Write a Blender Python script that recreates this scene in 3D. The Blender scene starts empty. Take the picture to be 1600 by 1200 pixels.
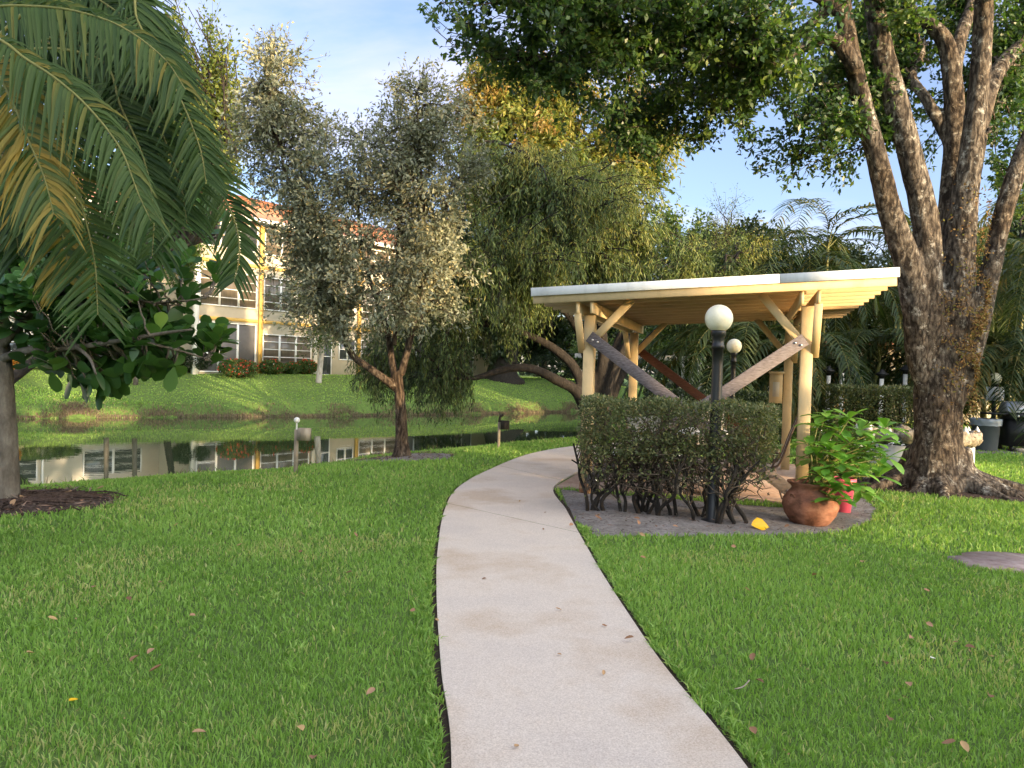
import bpy, math, numpy as np
from mathutils import Vector, Matrix
R = math.radians
rng = np.random.default_rng(7)
sc = bpy.context.scene
COL = sc.collection

# ------------------------------------------------------------------ camera
F = 1200.0; H0 = 578.0; ROLL = math.atan(0.028); PITCH = math.atan((600 - H0) / F); CZ = 1.6
fwd = np.array([0, math.cos(PITCH), -math.sin(PITCH)])
r0 = np.array([1.0, 0, 0]); u0 = np.cross(r0, fwd)
rgt = r0 * math.cos(ROLL) + u0 * math.sin(ROLL); upv = -r0 * math.sin(ROLL) + u0 * math.cos(ROLL)
EYE = np.array([0, 0, CZ])
cd = bpy.data.cameras.new('camera'); cam = bpy.data.objects.new('camera', cd); COL.objects.link(cam)
cd.sensor_width = 36; cd.lens = 36 * F / 1600; cd.clip_start = 0.05; cd.clip_end = 3000
cam.matrix_world = Matrix(((rgt[0], upv[0], -fwd[0], 0), (rgt[1], upv[1], -fwd[1], 0), (rgt[2], upv[2], -fwd[2], CZ), (0, 0, 0, 1)))
sc.camera = cam

# ------------------------------------------------------------------ light
SUN_AZ = np.array([0.73, -0.68]) / math.hypot(0.73, 0.68); SUN_EL = R(6.0)
SUN = np.array([SUN_AZ[0] * math.cos(SUN_EL), SUN_AZ[1] * math.cos(SUN_EL), math.sin(SUN_EL)])
sd = bpy.data.lights.new('sun', 'SUN'); sd.energy = 3.0; sd.angle = R(0.6); sd.color = (1.0, 0.75, 0.44)
so = bpy.data.objects.new('sun', sd); COL.objects.link(so)
so.rotation_euler = Vector(-SUN).to_track_quat('-Z', 'Y').to_euler(); so.location = (30, -30, 30)
W = bpy.data.worlds.new('World'); sc.world = W; W.use_nodes = True
nt = W.node_tree; nt.nodes.clear()
def nn(t, typ, **k):
    n = t.nodes.new(typ)
    for a, b in k.items():
        if a.startswith('i_'):
            n.inputs[a[2:].replace('_', ' ')].default_value = b
        else: setattr(n, a, b)
    return n
sky = nn(nt, 'ShaderNodeTexSky', sky_type='NISHITA', sun_disc=False, sun_elevation=R(9), sun_rotation=math.atan2(SUN_AZ[0], SUN_AZ[1]), air_density=1.0, dust_density=0.6, ozone_density=2.4)
tc = nn(nt, 'ShaderNodeTexCoord'); sep = nn(nt, 'ShaderNodeSeparateXYZ'); nt.links.new(tc.outputs['Generated'], sep.inputs[0])
az = nn(nt, 'ShaderNodeMath', operation='MAXIMUM'); az.inputs[1].default_value = 0.0; nt.links.new(sep.outputs[2], az.inputs[0])
ad = nn(nt, 'ShaderNodeMath', operation='ADD'); ad.inputs[1].default_value = 0.16; nt.links.new(az.outputs[0], ad.inputs[0])
cb = nn(nt, 'ShaderNodeCombineXYZ')
for i in (0, 1):
    d = nn(nt, 'ShaderNodeMath', operation='DIVIDE'); nt.links.new(sep.outputs[i], d.inputs[0]); nt.links.new(ad.outputs[0], d.inputs[1]); nt.links.new(d.outputs[0], cb.inputs[i])
mp = nn(nt, 'ShaderNodeMapping'); mp.inputs['Scale'].default_value = (0.8, 1.7, 1); mp.inputs['Rotation'].default_value = (0, 0, 0.35); mp.inputs['Location'].default_value = (3.1, 0.4, 0)
nt.links.new(cb.outputs[0], mp.inputs[0])
nz = nn(nt, 'ShaderNodeTexNoise', i_Scale=0.9, i_Detail=7.0, i_Roughness=0.55, i_Distortion=0.5); nt.links.new(mp.outputs[0], nz.inputs['Vector'])
rp = nn(nt, 'ShaderNodeValToRGB'); rp.color_ramp.elements[0].position = 0.47; rp.color_ramp.elements[1].position = 0.66; nt.links.new(nz.outputs['Fac'], rp.inputs[0])
mx = nn(nt, 'ShaderNodeMix', data_type='RGBA'); va = nn(nt, 'ShaderNodeVectorMath', operation='MULTIPLY_ADD'); va.inputs[1].default_value = (.40, .40, .40); va.inputs[2].default_value = (2.15, 2.08, 2.12); nt.links.new(sky.outputs[0], va.inputs[0]); nt.links.new(va.outputs[0], mx.inputs[7])
sca = nn(nt, 'ShaderNodeMath', operation='MULTIPLY_ADD'); sca.inputs[1].default_value = 0.75; sca.inputs[2].default_value = 0.20
nt.links.new(rp.outputs[0], sca.inputs[0]); nt.links.new(sca.outputs[0], mx.inputs[0]); nt.links.new(sky.outputs[0], mx.inputs[6])
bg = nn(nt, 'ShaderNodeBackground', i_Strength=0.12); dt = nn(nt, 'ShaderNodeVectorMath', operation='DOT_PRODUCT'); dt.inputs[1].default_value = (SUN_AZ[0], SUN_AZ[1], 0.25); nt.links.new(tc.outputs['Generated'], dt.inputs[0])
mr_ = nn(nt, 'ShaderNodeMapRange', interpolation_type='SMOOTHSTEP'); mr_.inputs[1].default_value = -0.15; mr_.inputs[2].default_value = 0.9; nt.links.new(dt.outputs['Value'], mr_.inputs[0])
gl = nn(nt, 'ShaderNodeMix', data_type='RGBA'); gl.inputs[6].default_value = (.84, .79, .90, 1); gl.inputs[7].default_value = (3.9, 3.3, 2.6, 1); nt.links.new(mr_.outputs[0], gl.inputs[0])   # sky gain raised toward the sun, added as fill from behind the camera
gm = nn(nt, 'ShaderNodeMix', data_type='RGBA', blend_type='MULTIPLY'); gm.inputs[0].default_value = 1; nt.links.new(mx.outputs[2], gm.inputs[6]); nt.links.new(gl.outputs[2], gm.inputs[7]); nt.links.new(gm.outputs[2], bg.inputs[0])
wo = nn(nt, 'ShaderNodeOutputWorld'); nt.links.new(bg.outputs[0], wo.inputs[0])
sc.view_settings.view_transform = 'Standard'; sc.view_settings.look = 'None'; sc.view_settings.gamma = 1.0
sc.view_settings.exposure = 1.92
sc.cycles.max_bounces = 6; sc.cycles.diffuse_bounces = 3; sc.cycles.glossy_bounces = 3; sc.cycles.transmission_bounces = 4; sc.cycles.transparent_max_bounces = 6
sc.cycles.use_denoising = True; sc.cycles.sample_clamp_indirect = 6.0

# ------------------------------------------------------------------ helpers
def P(x, y, d): return EYE + d * (fwd + (x - 800) / F * rgt - (y - 600) / F * upv)
def T(pts, d):
    d = np.broadcast_to(np.asarray(d, float), (len(pts),))
    return np.array([P(x, y, q) for (x, y), q in zip(pts, d)])
def G(x, y, z=0.0):
    k = fwd + (x - 800) / F * rgt - (y - 600) / F * upv
    return EYE + k * (z - CZ) / k[2]
def unit(a):
    a = np.asarray(a, float); return a / np.maximum(np.linalg.norm(a, axis=-1, keepdims=True), 1e-9)
def ss(a, b, x):
    t = np.clip((np.asarray(x, float) - a) / (b - a), 0, 1); return t * t * (3 - 2 * t)
def spline(p, n):
    p = np.asarray(p, float); q = np.vstack([2 * p[0] - p[1], p, 2 * p[-1] - p[-2]])
    t = np.linspace(0, len(p) - 1 - 1e-9, n); i = t.astype(int); f = (t - i)[:, None]
    a, b, c, d = q[i], q[i + 1], q[i + 2], q[i + 3]
    return 0.5 * (2 * b + (c - a) * f + (2 * a - 5 * b + 4 * c - d) * f ** 2 + (3 * b - a - 3 * c + d) * f ** 3)

ROOT = {}
class MB:
    def __init__(s): s.v = []; s.f = []; s.t = []; s.n = 0
    def add(s, v, f, tint=0.5):
        v = np.asarray(v, float).reshape(-1, 3)
        for q in (f if isinstance(f, list) else [f]):
            s.f.append(np.asarray(q, np.int64) + s.n)
        s.v.append(v); s.t.append(np.broadcast_to(np.asarray(tint, float), (len(v),))); s.n += len(v)
    def build(s, name, mat, parent=None, origin=None, smooth=False):
        v = np.vstack(s.v); t = np.concatenate(s.t)
        if parent is not None:
            top = parent
            while top.parent is not None: top = top.parent
            M = ROOT[top.name]
            v = (v - M[0]) @ M[1]
        elif origin is not None: v = v - np.asarray(origin)
        me = bpy.data.meshes.new(name); me.vertices.add(len(v)); me.vertices.foreach_set('co', v.astype(np.float32).ravel())
        li = np.concatenate([q.ravel() for q in s.f]).astype(np.int32)
        lt = np.concatenate([np.full(len(q), q.shape[1]) for q in s.f]).astype(np.int32)
        ls = np.concatenate([[0], np.cumsum(lt)[:-1]]).astype(np.int32)
        me.loops.add(len(li)); me.loops.foreach_set('vertex_index', li)
        me.polygons.add(len(lt)); me.polygons.foreach_set('loop_start', ls)
        me.update(calc_edges=True)
        if smooth: me.polygons.foreach_set('use_smooth', np.ones(len(lt), bool))
        me.attributes.new('tint', 'FLOAT', 'POINT').data.foreach_set('value', t.astype(np.float32))
        me.materials.append(mat); me.validate()
        o = bpy.data.objects.new(name, me); COL.objects.link(o)
        if parent is not None: o.parent = parent
        elif origin is not None: o.location = origin; ROOT[o.name] = (np.asarray(origin, float), np.eye(3))
        else: ROOT[o.name] = (np.zeros(3), np.eye(3))
        return o

def tag(o, label, cat, group=None, kind=None):
    if label: o['label'] = label
    if cat: o['category'] = cat
    if group: o['group'] = group
    if kind: o['kind'] = kind
    return o
def thing(name, label, cat, loc, rz=0.0, group=None):
    o = bpy.data.objects.new(name, None); COL.objects.link(o); o.location = loc; o.rotation_euler = (0, 0, rz); o.empty_display_size = 0.2
    c, s_ = math.cos(rz), math.sin(rz)
    ROOT[o.name] = (np.asarray(loc, float), np.array([[c, -s_, 0], [s_, c, 0], [0, 0, 1]]))
    return tag(o, label, cat, group)
def dup(root, loc, rz, label=None, group=None):
    r = root.copy(); COL.objects.link(r); r.location = loc; r.rotation_euler = (0, 0, rz)
    if label: r['label'] = label
    if group: r['group'] = group
    for ch in list(root.children):
        c = ch.copy(); COL.objects.link(c); c.parent = r
        for g in ch.children:
            d = g.copy(); COL.objects.link(d); d.parent = c
    return r
class Local:                       # build in a thing's own frame
    def __init__(s, o): s.o = o; s.M = ROOT[o.name]
    def __call__(s, v): return np.asarray(v, float) @ s.M[1].T + s.M[0]

def board(mb, a, b, w, h, up=(0, 0, 1), ch=0.006, tint=0.5):
    a, b = np.asarray(a, float), np.asarray(b, float); t = unit(b - a); up = np.asarray(up, float)
    if abs(t @ up) > 0.98: up = np.array([0, 1.0, 0])
    sx = unit(np.cross(t, up)); sy = np.cross(sx, t); c = min(ch, w * .3, h * .3)
    W2, H2 = w / 2, h / 2
    pr = [(W2 - c, -H2), (W2, -H2 + c), (W2, H2 - c), (W2 - c, H2), (-W2 + c, H2), (-W2, H2 - c), (-W2, -H2 + c), (-W2 + c, -H2)]
    ring = np.array([sx * x + sy * y for x, y in pr])
    i = np.arange(8); j = (i + 1) % 8
    mb.add(np.vstack([a + ring, b + ring]), [np.stack([i, i + 8, j + 8, j], 1), np.array([i]), np.array([i[::-1] + 8])], tint)
def box(mb, lo, hi, tint=0.5):
    x0, y0, z0 = lo; x1, y1, z1 = hi
    v = [(x0, y0, z0), (x1, y0, z0), (x1, y1, z0), (x0, y1, z0), (x0, y0, z1), (x1, y0, z1), (x1, y1, z1), (x0, y1, z1)]
    mb.add(v, np.array([(0, 3, 2, 1), (4, 5, 6, 7), (0, 1, 5, 4), (1, 2, 6, 5), (2, 3, 7, 6), (3, 0, 4, 7)]), tint)
def boxf(mb, fr, lo, hi, tint=0.5):        # box in a local frame fr (callable)
    m2 = MB(); box(m2, lo, hi); mb.add(fr(m2.v[0]), m2.f[0], tint)
def tubes(mb, paths, radii, n=6, tint=0.5, cap=False):
    paths = np.asarray(paths, float); M_, S_, _ = paths.shape; radii = np.broadcast_to(radii, (M_, S_))
    t = unit(np.gradient(paths, axis=1)); d = unit(paths[:, -1] - paths[:, 0])
    ref = np.where((np.abs(d[:, 2:3]) > 0.8), np.array([[1.0, 0, 0]]), np.array([[0, 0, 1.0]]))[:, None, :]
    a = unit(np.cross(t, ref)); b = np.cross(t, a)
    th = np.arange(n) / n * 2 * math.pi
    v = paths[:, :, None, :] + radii[:, :, None, None] * (a[:, :, None, :] * np.cos(th)[None, None, :, None] + b[:, :, None, :] * np.sin(th)[None, None, :, None])
    k = np.arange(n); k2 = (k + 1) % n
    s_ = np.arange(S_ - 1)[:, None] * n
    f = np.stack([s_ + k, s_ + k2, s_ + n + k2, s_ + n + k], -1).reshape(-1, 4)
    f = (f[None] + (np.arange(M_) * S_ * n)[:, None, None]).reshape(-1, 4)
    tt = np.repeat(np.broadcast_to(tint, (M_,)), S_ * n)
    fl = [f]
    if cap: fl += [(np.arange(n)[::-1][None] + (np.arange(M_) * S_ * n)[:, None]), (np.arange(n)[None] + (np.arange(M_) * S_ * n + (S_ - 1) * n)[:, None])]
    mb.add(v.reshape(-1, 3), fl, tt)
def limb(mb, pts, r, n=14, S=24, rough=0.08, seed=0):
    p = spline(pts, S); rr = np.interp(np.linspace(0, 1, S), np.linspace(0, 1, len(r)), r)
    g = np.random.default_rng(seed + 11)
    t = unit(np.gradient(p, axis=0)); d = unit(p[-1] - p[0]); ref = np.array([1.0, 0, 0]) if abs(d[2]) > .8 else np.array([0, 0, 1.0])
    a = unit(np.cross(t, ref)); b = np.cross(t, a); th = np.arange(n) / n * 2 * math.pi
    ph = g.uniform(0, 6.28, 6)
    z = np.linspace(0, 1, S)[:, None] * np.linalg.norm(p[-1] - p[0])
    lump = 1 + rough * (np.sin(2 * th[None] + 1.3 * z + ph[0]) * .5 + np.sin(3 * th[None] - 2.1 * z + ph[1]) * .4 + np.sin(5 * th[None] + 3.7 * z + ph[2]) * .25 + g.normal(0, .25, (S, n)))
    v = p[:, None] + (rr[:, None] * lump)[:, :, None] * (a[:, None] * np.cos(th)[None, :, None] + b[:, None] * np.sin(th)[None, :, None])
    k = np.arange(n); k2 = (k + 1) % n; s_ = np.arange(S - 1)[:, None] * n
    mb.add(v.reshape(-1, 3), [np.stack([s_ + k, s_ + k2, s_ + n + k2, s_ + n + k], -1).reshape(-1, 4), np.array([np.arange(n) + (S - 1) * n]), np.array([np.arange(n)[::-1]])])
    return p, rr
def lathe(mb, prof, c, n=28, tint=0.5, wob=0):
    c = np.asarray(c, float); th = np.arange(n) / n * 2 * math.pi; pr = np.asarray(prof, float); S_ = len(pr)
    v = np.stack([pr[:, 0:1] * np.cos(th), pr[:, 0:1] * np.sin(th), np.repeat(pr[:, 1:2], n, 1)], -1).reshape(-1, 3) + c
    k = np.arange(n); k2 = (k + 1) % n; s_ = np.arange(S_ - 1)[:, None] * n
    mb.add(v, np.stack([s_ + k, s_ + k2, s_ + n + k2, s_ + n + k], -1).reshape(-1, 4), tint)
def ball(mb, c, r, n=24, m=14, tint=0.5):
    a = np.linspace(-math.pi / 2, math.pi / 2, m); r = np.broadcast_to(r, (3,))
    lathe(mb, [(max(1e-4, math.cos(q)) * r[0], math.sin(q) * r[2]) for q in a], c, n, tint)
QUAD = [(0.5, 1.0)]
def leaves(mb, Pt, D, N, L, Wd, prof=None, fold=0.15, droop=0.0, tint=0.5):
    Pt = np.asarray(Pt, float); n = len(Pt); D = unit(D); S_ = unit(np.cross(D, N)); N = np.cross(S_, D)
    L = np.broadcast_to(L, (n,))[:, None]; Wd = np.broadcast_to(Wd, (n,))[:, None]; droop = np.broadcast_to(droop, (n,))[:, None]; Zd = np.array([0, 0, -1.0])
    if prof is None:
        m = Pt + D * L * .5 + Zd * droop * L * .25; w = Wd * .5
        v = np.stack([Pt, m - S_ * w + N * fold * w, Pt + D * L + Zd * droop * L, m + S_ * w + N * fold * w], 1)
        f = np.arange(n * 4).reshape(n, 4); k = 4
    else:
        rows = []
        for s_, w_ in prof:
            c = Pt + D * L * s_ + Zd * droop * L * s_ * s_; w = Wd * .5 * max(w_, .01)
            rows += [c - S_ * w + N * fold * w, c, c + S_ * w + N * fold * w]
        v = np.stack(rows, 1); k = len(rows); q = []
        for j in range(len(prof) - 1):
            b = j * 3; q += [(b, b + 3, b + 4, b + 1), (b + 1, b + 4, b + 5, b + 2)]
        f = (np.array(q)[None] + (np.arange(n) * k)[:, None, None]).reshape(-1, 4)
    mb.add(v.reshape(-1, 3), f, np.repeat(np.broadcast_to(tint, (n,)), k))
def rnd_dir(g, n): return unit(g.normal(size=(n, 3)))
OVAL = [(0, .05), (.25, .75), (.55, 1), (.8, .75), (1, .02)]
OBOV = [(0, .04), (.3, .5), (.65, 1), (.88, .8), (1, .05)]
LANC = [(0, .1), (.3, 1), (.7, .75), (1, .02)]

# ------------------------------------------------------------------ materials
MATS = {}
def newmat(name):
    m = bpy.data.materials.new(name); m.use_nodes = True; t = m.node_tree; t.nodes.clear()
    o = nn(t, 'ShaderNodeOutputMaterial'); b = nn(t, 'ShaderNodeBsdfPrincipled'); t.links.new(b.outputs[0], o.inputs[0]); MATS[name] = m
    return m, t, b, o
def ramp(t, stops):
    r_ = nn(t, 'ShaderNodeValToRGB'); e = r_.color_ramp.elements
    while len(e) < len(stops): e.new(.5)
    for q, (p_, c) in zip(e, stops): q.position = p_; q.color = (*c, 1)
    return r_
def leafmat(name, cols, rough=.5, trans=.3, spec=.4, tcol=1.6):
    m, t, b, o = newmat(name); at = nn(t, 'ShaderNodeAttribute', attribute_name='tint')
    r_ = ramp(t, [(i / (len(cols) - 1), c) for i, c in enumerate(cols)]); t.links.new(at.outputs['Fac'], r_.inputs[0])
    t.links.new(r_.outputs[0], b.inputs['Base Color']); b.inputs['Roughness'].default_value = rough; b.inputs['Specular IOR Level'].default_value = spec
    tr = nn(t, 'ShaderNodeBsdfTranslucent'); ml = nn(t, 'ShaderNodeMix', data_type='RGBA', blend_type='MULTIPLY'); ml.inputs[0].default_value = 1; ml.inputs[7].default_value = (tcol * 1.0, tcol * 1.0, tcol * .5, 1)
    t.links.new(r_.outputs[0], ml.inputs[6]); t.links.new(ml.outputs[2], tr.inputs[0])
    ms = nn(t, 'ShaderNodeMixShader'); ms.inputs[0].default_value = trans; t.links.new(b.outputs[0], ms.inputs[1]); t.links.new(tr.outputs[0], ms.inputs[2]); t.links.new(ms.outputs[0], o.inputs[0])
    return m
def surf(name, cols, scale=6, rough=.7, bump=.3, bscale=None, stretch=(1, 1, 1), spec=.3, detail=6, metal=0, cols2=None, scale2=1.0, amt2=.5, dist=.01, object=True):
    """noise ramp colour + optional large-scale second ramp multiplied in, plus bump"""
    m, t, b, o = newmat(name); c = nn(t, 'ShaderNodeTexCoord'); mp_ = nn(t, 'ShaderNodeMapping'); mp_.inputs['Scale'].default_value = stretch
    t.links.new(c.outputs['Object'], mp_.inputs[0])
    n1 = nn(t, 'ShaderNodeTexNoise', i_Scale=scale, i_Detail=detail, i_Roughness=.65); t.links.new(mp_.outputs[0], n1.inputs['Vector'])
    k = len(cols); r_ = ramp(t, [(.3 + .4 * i / max(1, k - 1), q) for i, q in enumerate(cols)]); t.links.new(n1.outputs['Fac'], r_.inputs[0]); out = r_.outputs[0]
    if cols2:
        n2 = nn(t, 'ShaderNodeTexNoise', i_Scale=scale2, i_Detail=5.0, i_Roughness=.6); t.links.new(c.outputs['Object'], n2.inputs['Vector'])
        r2 = ramp(t, [(.35 + .3 * i / max(1, len(cols2) - 1), q) for i, q in enumerate(cols2)]); t.links.new(n2.outputs['Fac'], r2.inputs[0])
        ml = nn(t, 'ShaderNodeMix', data_type='RGBA', blend_type='MULTIPLY'); ml.inputs[0].default_value = amt2; t.links.new(out, ml.inputs[6]); t.links.new(r2.outputs[0], ml.inputs[7]); out = ml.outputs[2]
    t.links.new(out, b.inputs['Base Color']); b.inputs['Roughness'].default_value = rough; b.inputs['Specular IOR Level'].default_value = spec; b.inputs['Metallic'].default_value = metal
    if bump:
        n3 = nn(t, 'ShaderNodeTexNoise', i_Scale=bscale or scale * 2, i_Detail=6.0, i_Roughness=.7); t.links.new(mp_.outputs[0], n3.inputs['Vector'])
        bp = nn(t, 'ShaderNodeBump', i_Strength=bump, i_Distance=dist); t.links.new(n3.outputs['Fac'], bp.inputs['Height']); t.links.new(bp.outputs[0], b.inputs['Normal'])
    return m
M_lawn = surf('lawn_soil', [(.06, .10, .025), (.10, .17, .04), (.14, .22, .05)], 9, .9, .6, 60, dist=.03, cols2=[(.75, .8, .6), (1.1, 1.05, .9)], scale2=.35, amt2=.8)
M_grass = leafmat('grass_blades', [(.105, .195, .04), (.185, .325, .066), (.28, .425, .11), (.44, .41, .2)], .5, .42, .35)
M_dry = leafmat('dry_bank_grass', [(.10, .07, .055), (.19, .14, .11), (.26, .22, .13), (.10, .16, .04)], .8, .2, .1)
M_conc = surf('path_concrete', [(.42, .36, .31), (.55, .485, .42), (.68, .61, .54)], 140, .85, .5, 160, detail=3, cols2=[(.82, .72, .62), (1, .97, .95), (.90, .88, .89)], scale2=.9, amt2=.85, dist=.004)
M_patio = surf('patio_concrete', [(.26, .18, .14), (.34, .25, .19), (.42, .33, .27)], 20, .8, .4, 120, cols2=[(.7, .55, .45), (1, 1, 1)], scale2=.8, amt2=.8, dist=.004)
M_edge = surf('edge_soil', [(.025, .018, .012), (.06, .042, .03)], 60, .95, .8, dist=.02)
M_soil = surf('bed_soil', [(.15, .14, .135), (.27, .255, .245), (.37, .35, .335)], 25, .95, 1.0, 90, dist=.02, cols2=[(.6, .55, .5), (1.05, 1, 1)], scale2=2.2, amt2=.8)
M_mulch = surf('mulch', [(.035, .024, .018), (.09, .06, .045), (.17, .125, .10)], 30, .95, 1.0, 70, dist=.04, cols2=[(.7, .65, .6), (1.1, 1, 1)], scale2=3, amt2=.7)
def barkmat(name, dark, mid, pale, lich, lscale=7, lo=.56, vs=17, dist=.035, strz=.42):
    m, t, b, o = newmat(name); c = nn(t, 'ShaderNodeTexCoord'); mp_ = nn(t, 'ShaderNodeMapping'); mp_.inputs['Scale'].default_value = (1, 1, strz); t.links.new(c.outputs['Object'], mp_.inputs[0])
    nw = nn(t, 'ShaderNodeTexNoise', i_Scale=6.0, i_Detail=4.0); t.links.new(mp_.outputs[0], nw.inputs['Vector']); am = nn(t, 'ShaderNodeMix', data_type='RGBA', blend_type='LINEAR_LIGHT'); am.inputs[0].default_value = .12; t.links.new(mp_.outputs[0], am.inputs[6]); t.links.new(nw.outputs['Color'], am.inputs[7])
    vo = nn(t, 'ShaderNodeTexVoronoi', feature='F1', i_Scale=float(vs)); t.links.new(am.outputs[2], vo.inputs['Vector'])
    n1 = nn(t, 'ShaderNodeTexNoise', i_Scale=22.0, i_Detail=8.0, i_Roughness=.7); t.links.new(mp_.outputs[0], n1.inputs['Vector'])
    ml = nn(t, 'ShaderNodeMath', operation='MULTIPLY_ADD'); ml.inputs[1].default_value = -.55; t.links.new(vo.outputs['Distance'], ml.inputs[0]); t.links.new(n1.outputs['Fac'], ml.inputs[2])
    r1 = ramp(t, [(.08, dark), (.34, mid), (.62, pale)]); t.links.new(ml.outputs[0], r1.inputs[0])
    n2 = nn(t, 'ShaderNodeTexNoise', i_Scale=float(lscale), i_Detail=8.0, i_Roughness=.75); t.links.new(c.outputs['Object'], n2.inputs['Vector']); r2 = ramp(t, [(lo, (0, 0, 0)), (lo + .10, (1, 1, 1))]); t.links.new(n2.outputs['Fac'], r2.inputs[0])
    mx_ = nn(t, 'ShaderNodeMix', data_type='RGBA'); mx_.inputs[7].default_value = (*lich, 1); t.links.new(r2.outputs[0], mx_.inputs[0]); t.links.new(r1.outputs[0], mx_.inputs[6])
    n3 = nn(t, 'ShaderNodeTexNoise', i_Scale=1.1, i_Detail=4.0); t.links.new(c.outputs['Object'], n3.inputs['Vector']); r3 = ramp(t, [(.35, (.62, .52, .42)), (.6, (1, 1, 1))]); t.links.new(n3.outputs['Fac'], r3.inputs[0])
    m2 = nn(t, 'ShaderNodeMix', data_type='RGBA', blend_type='MULTIPLY'); m2.inputs[0].default_value = .8; t.links.new(mx_.outputs[2], m2.inputs[6]); t.links.new(r3.outputs[0], m2.inputs[7]); t.links.new(m2.outputs[2], b.inputs['Base Color'])
    b.inputs['Roughness'].default_value = .92; b.inputs['Specular IOR Level'].default_value = .2
    bp = nn(t, 'ShaderNodeBump', i_Strength=1.0, i_Distance=dist); t.links.new(ml.outputs[0], bp.inputs['Height']); t.links.new(bp.outputs[0], b.inputs['Normal']); return m
M_bark = barkmat('oak_bark', (.028, .022, .018), (.13, .11, .09), (.28, .25, .21), (.44, .43, .39))
M_barks = barkmat('silver_bark', (.028, .020, .015), (.105, .08, .06), (.21, .165, .125), (.30, .26, .21), 9, .60, 26, .02, .22)
M_barkd = surf('dark_bark', [(.008, .0065, .006), (.022, .018, .015), (.042, .035, .03)], 14, .9, .8, 20, (1, 1, .3), dist=.03)
M_barkg = surf('grey_bark', [(.05, .042, .034), (.11, .095, .078), (.18, .16, .135)], 12, .9, .8, 20, (1, 1, .4), dist=.02)
M_pale = surf('pale_bark', [(.22, .20, .17), (.36, .33, .29), (.48, .45, .41)], 9, .9, .4, 20, (1, 1, .4))
M_twig = surf('twig', [(.05, .04, .03), (.12, .095, .07)], 20, .9, .3)
M_silver = leafmat('silver_leaf', [(.09, .105, .068), (.175, .195, .135), (.28, .285, .195), (.39, .33, .17)], .55, .22, .35, 1.3)
M_oak = leafmat('oak_leaf', [(.015, .038, .012), (.028, .065, .017), (.055, .105, .022), (.12, .16, .03)], .42, .35, .5, 2.2)
M_weep = leafmat('weeping_leaf', [(.032, .055, .022), (.07, .11, .035), (.13, .17, .048), (.25, .24, .06)], .55, .3, .35)
M_gold = leafmat('golden_leaf', [(.06, .095, .02), (.12, .155, .032), (.20, .205, .042), (.27, .18, .06)], .5, .35, .35)
M_green = leafmat('green_leaf', [(.025, .05, .014), (.045, .09, .02), (.08, .13, .028), (.12, .17, .035)], .5, .3, .4)
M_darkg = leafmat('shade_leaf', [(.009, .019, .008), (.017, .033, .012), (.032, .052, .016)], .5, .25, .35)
M_clus = leafmat('round_leaf', [(.022, .06, .022), (.035, .095, .025), (.06, .14, .03), (.16, .26, .03)], .32, .25, .5, 1.8)
M_palm = leafmat('palm_leaf', [(.008, .022, .009), (.020, .050, .013), (.055, .095, .022), (.28, .19, .03)], .5, .28, .25, 1.8)
M_palmf = leafmat('far_palm_leaf', [(.009, .022, .009), (.022, .045, .014), (.06, .085, .024), (.22, .15, .04)], .45, .3, .4)
M_rach = surf('palm_stem', [(.12, .13, .035), (.2, .19, .06)], 8, .5, .1)
M_hedge = leafmat('hedge_leaf', [(.045, .062, .03), (.085, .11, .042), (.135, .15, .06), (.19, .13, .075)], .55, .25, .4)
M_pot = leafmat('pot_plant_leaf', [(.06, .16, .02), (.10, .25, .03), (.16, .34, .045), (.22, .40, .06)], .45, .3, .5, 1.5)
M_flow = leafmat('flower', [(.75, .74, .70), (.85, .84, .8)], .6, .3, .2, 1)
M_red = leafmat('red_flower', [(.45, .05, .03), (.6, .10, .05), (.5, .12, .10)], .6, .3, .2, 1)
M_orange = leafmat('orange_leaf', [(.12, .14, .03), (.5, .2, .03), (.6, .12, .03)], .5, .3, .3, 1.3)
def paint(name, c, rough=.5, var=.12, bump=.05, stretch=(1, 1, 1), scale=5, spec=.4, metal=0):
    return surf(name, [tuple(x * (1 - var) for x in c), tuple(c), tuple(min(1, x * (1 + var * .4)) for x in c)], scale, rough, bump, scale * 6, stretch, spec, metal=metal)
M_cream = paint('cream_paint', (.55, .41, .22), .6, .24, .25, (1, 1, .5))
M_joist = paint('tan_joist', (.44, .30, .15), .6, .2, .15, (.6, 1, 1)); M_deckw = paint('deck_boards', (.20, .135, .075), .75, .25, .2, (.3, 2, 1))
M_white = paint('white_metal', (.72, .72, .70), .5, .16, .05, (2.5, 2.5, .6), 3)
M_roofs = paint('roof_sheet', (.55, .55, .54), .6, .1)
M_weath = surf('weathered_board', [(.06, .045, .042), (.13, .11, .11), (.22, .195, .20)], 14, .85, .5, 40, (1, 6, 8), dist=.006)
M_brownb = surf('brown_board', [(.07, .028, .016), (.13, .052, .03), (.18, .08, .05)], 10, .7, .4, 40, (1, 6, 8), dist=.005)
M_black = paint('black_metal', (.012, .013, .015), .38, .2)
M_globe = surf('globe_plastic', [(.60, .56, .40), (.76, .73, .58), (.80, .78, .66)], 4, .28, .03, 30, spec=.5, cols2=[(.8, .78, .7), (1, 1, 1)], scale2=7, amt2=.5)
M_terra = surf('terracotta', [(.12, .05, .032), (.22, .095, .06), (.34, .17, .115)], 5, .75, .3, 40, (1, 1, 2), dist=.006, cols2=[(.30, .28, .20), (.9, .85, .8), (1.25, 1.25, 1.25)], scale2=4.5, amt2=.9)
M_pink = paint('pink_plastic', (.72, .11, .20), .4, .1)
M_stucco = paint('stucco', (.47, .415, .325), .85, .07, .25, scale=3)
M_cream2 = paint('pale_stucco', (.74, .71, .65), .85, .06, .2, scale=3)
M_yel = paint('yellow_trim', (.56, .36, .10), .7, .08)
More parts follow.
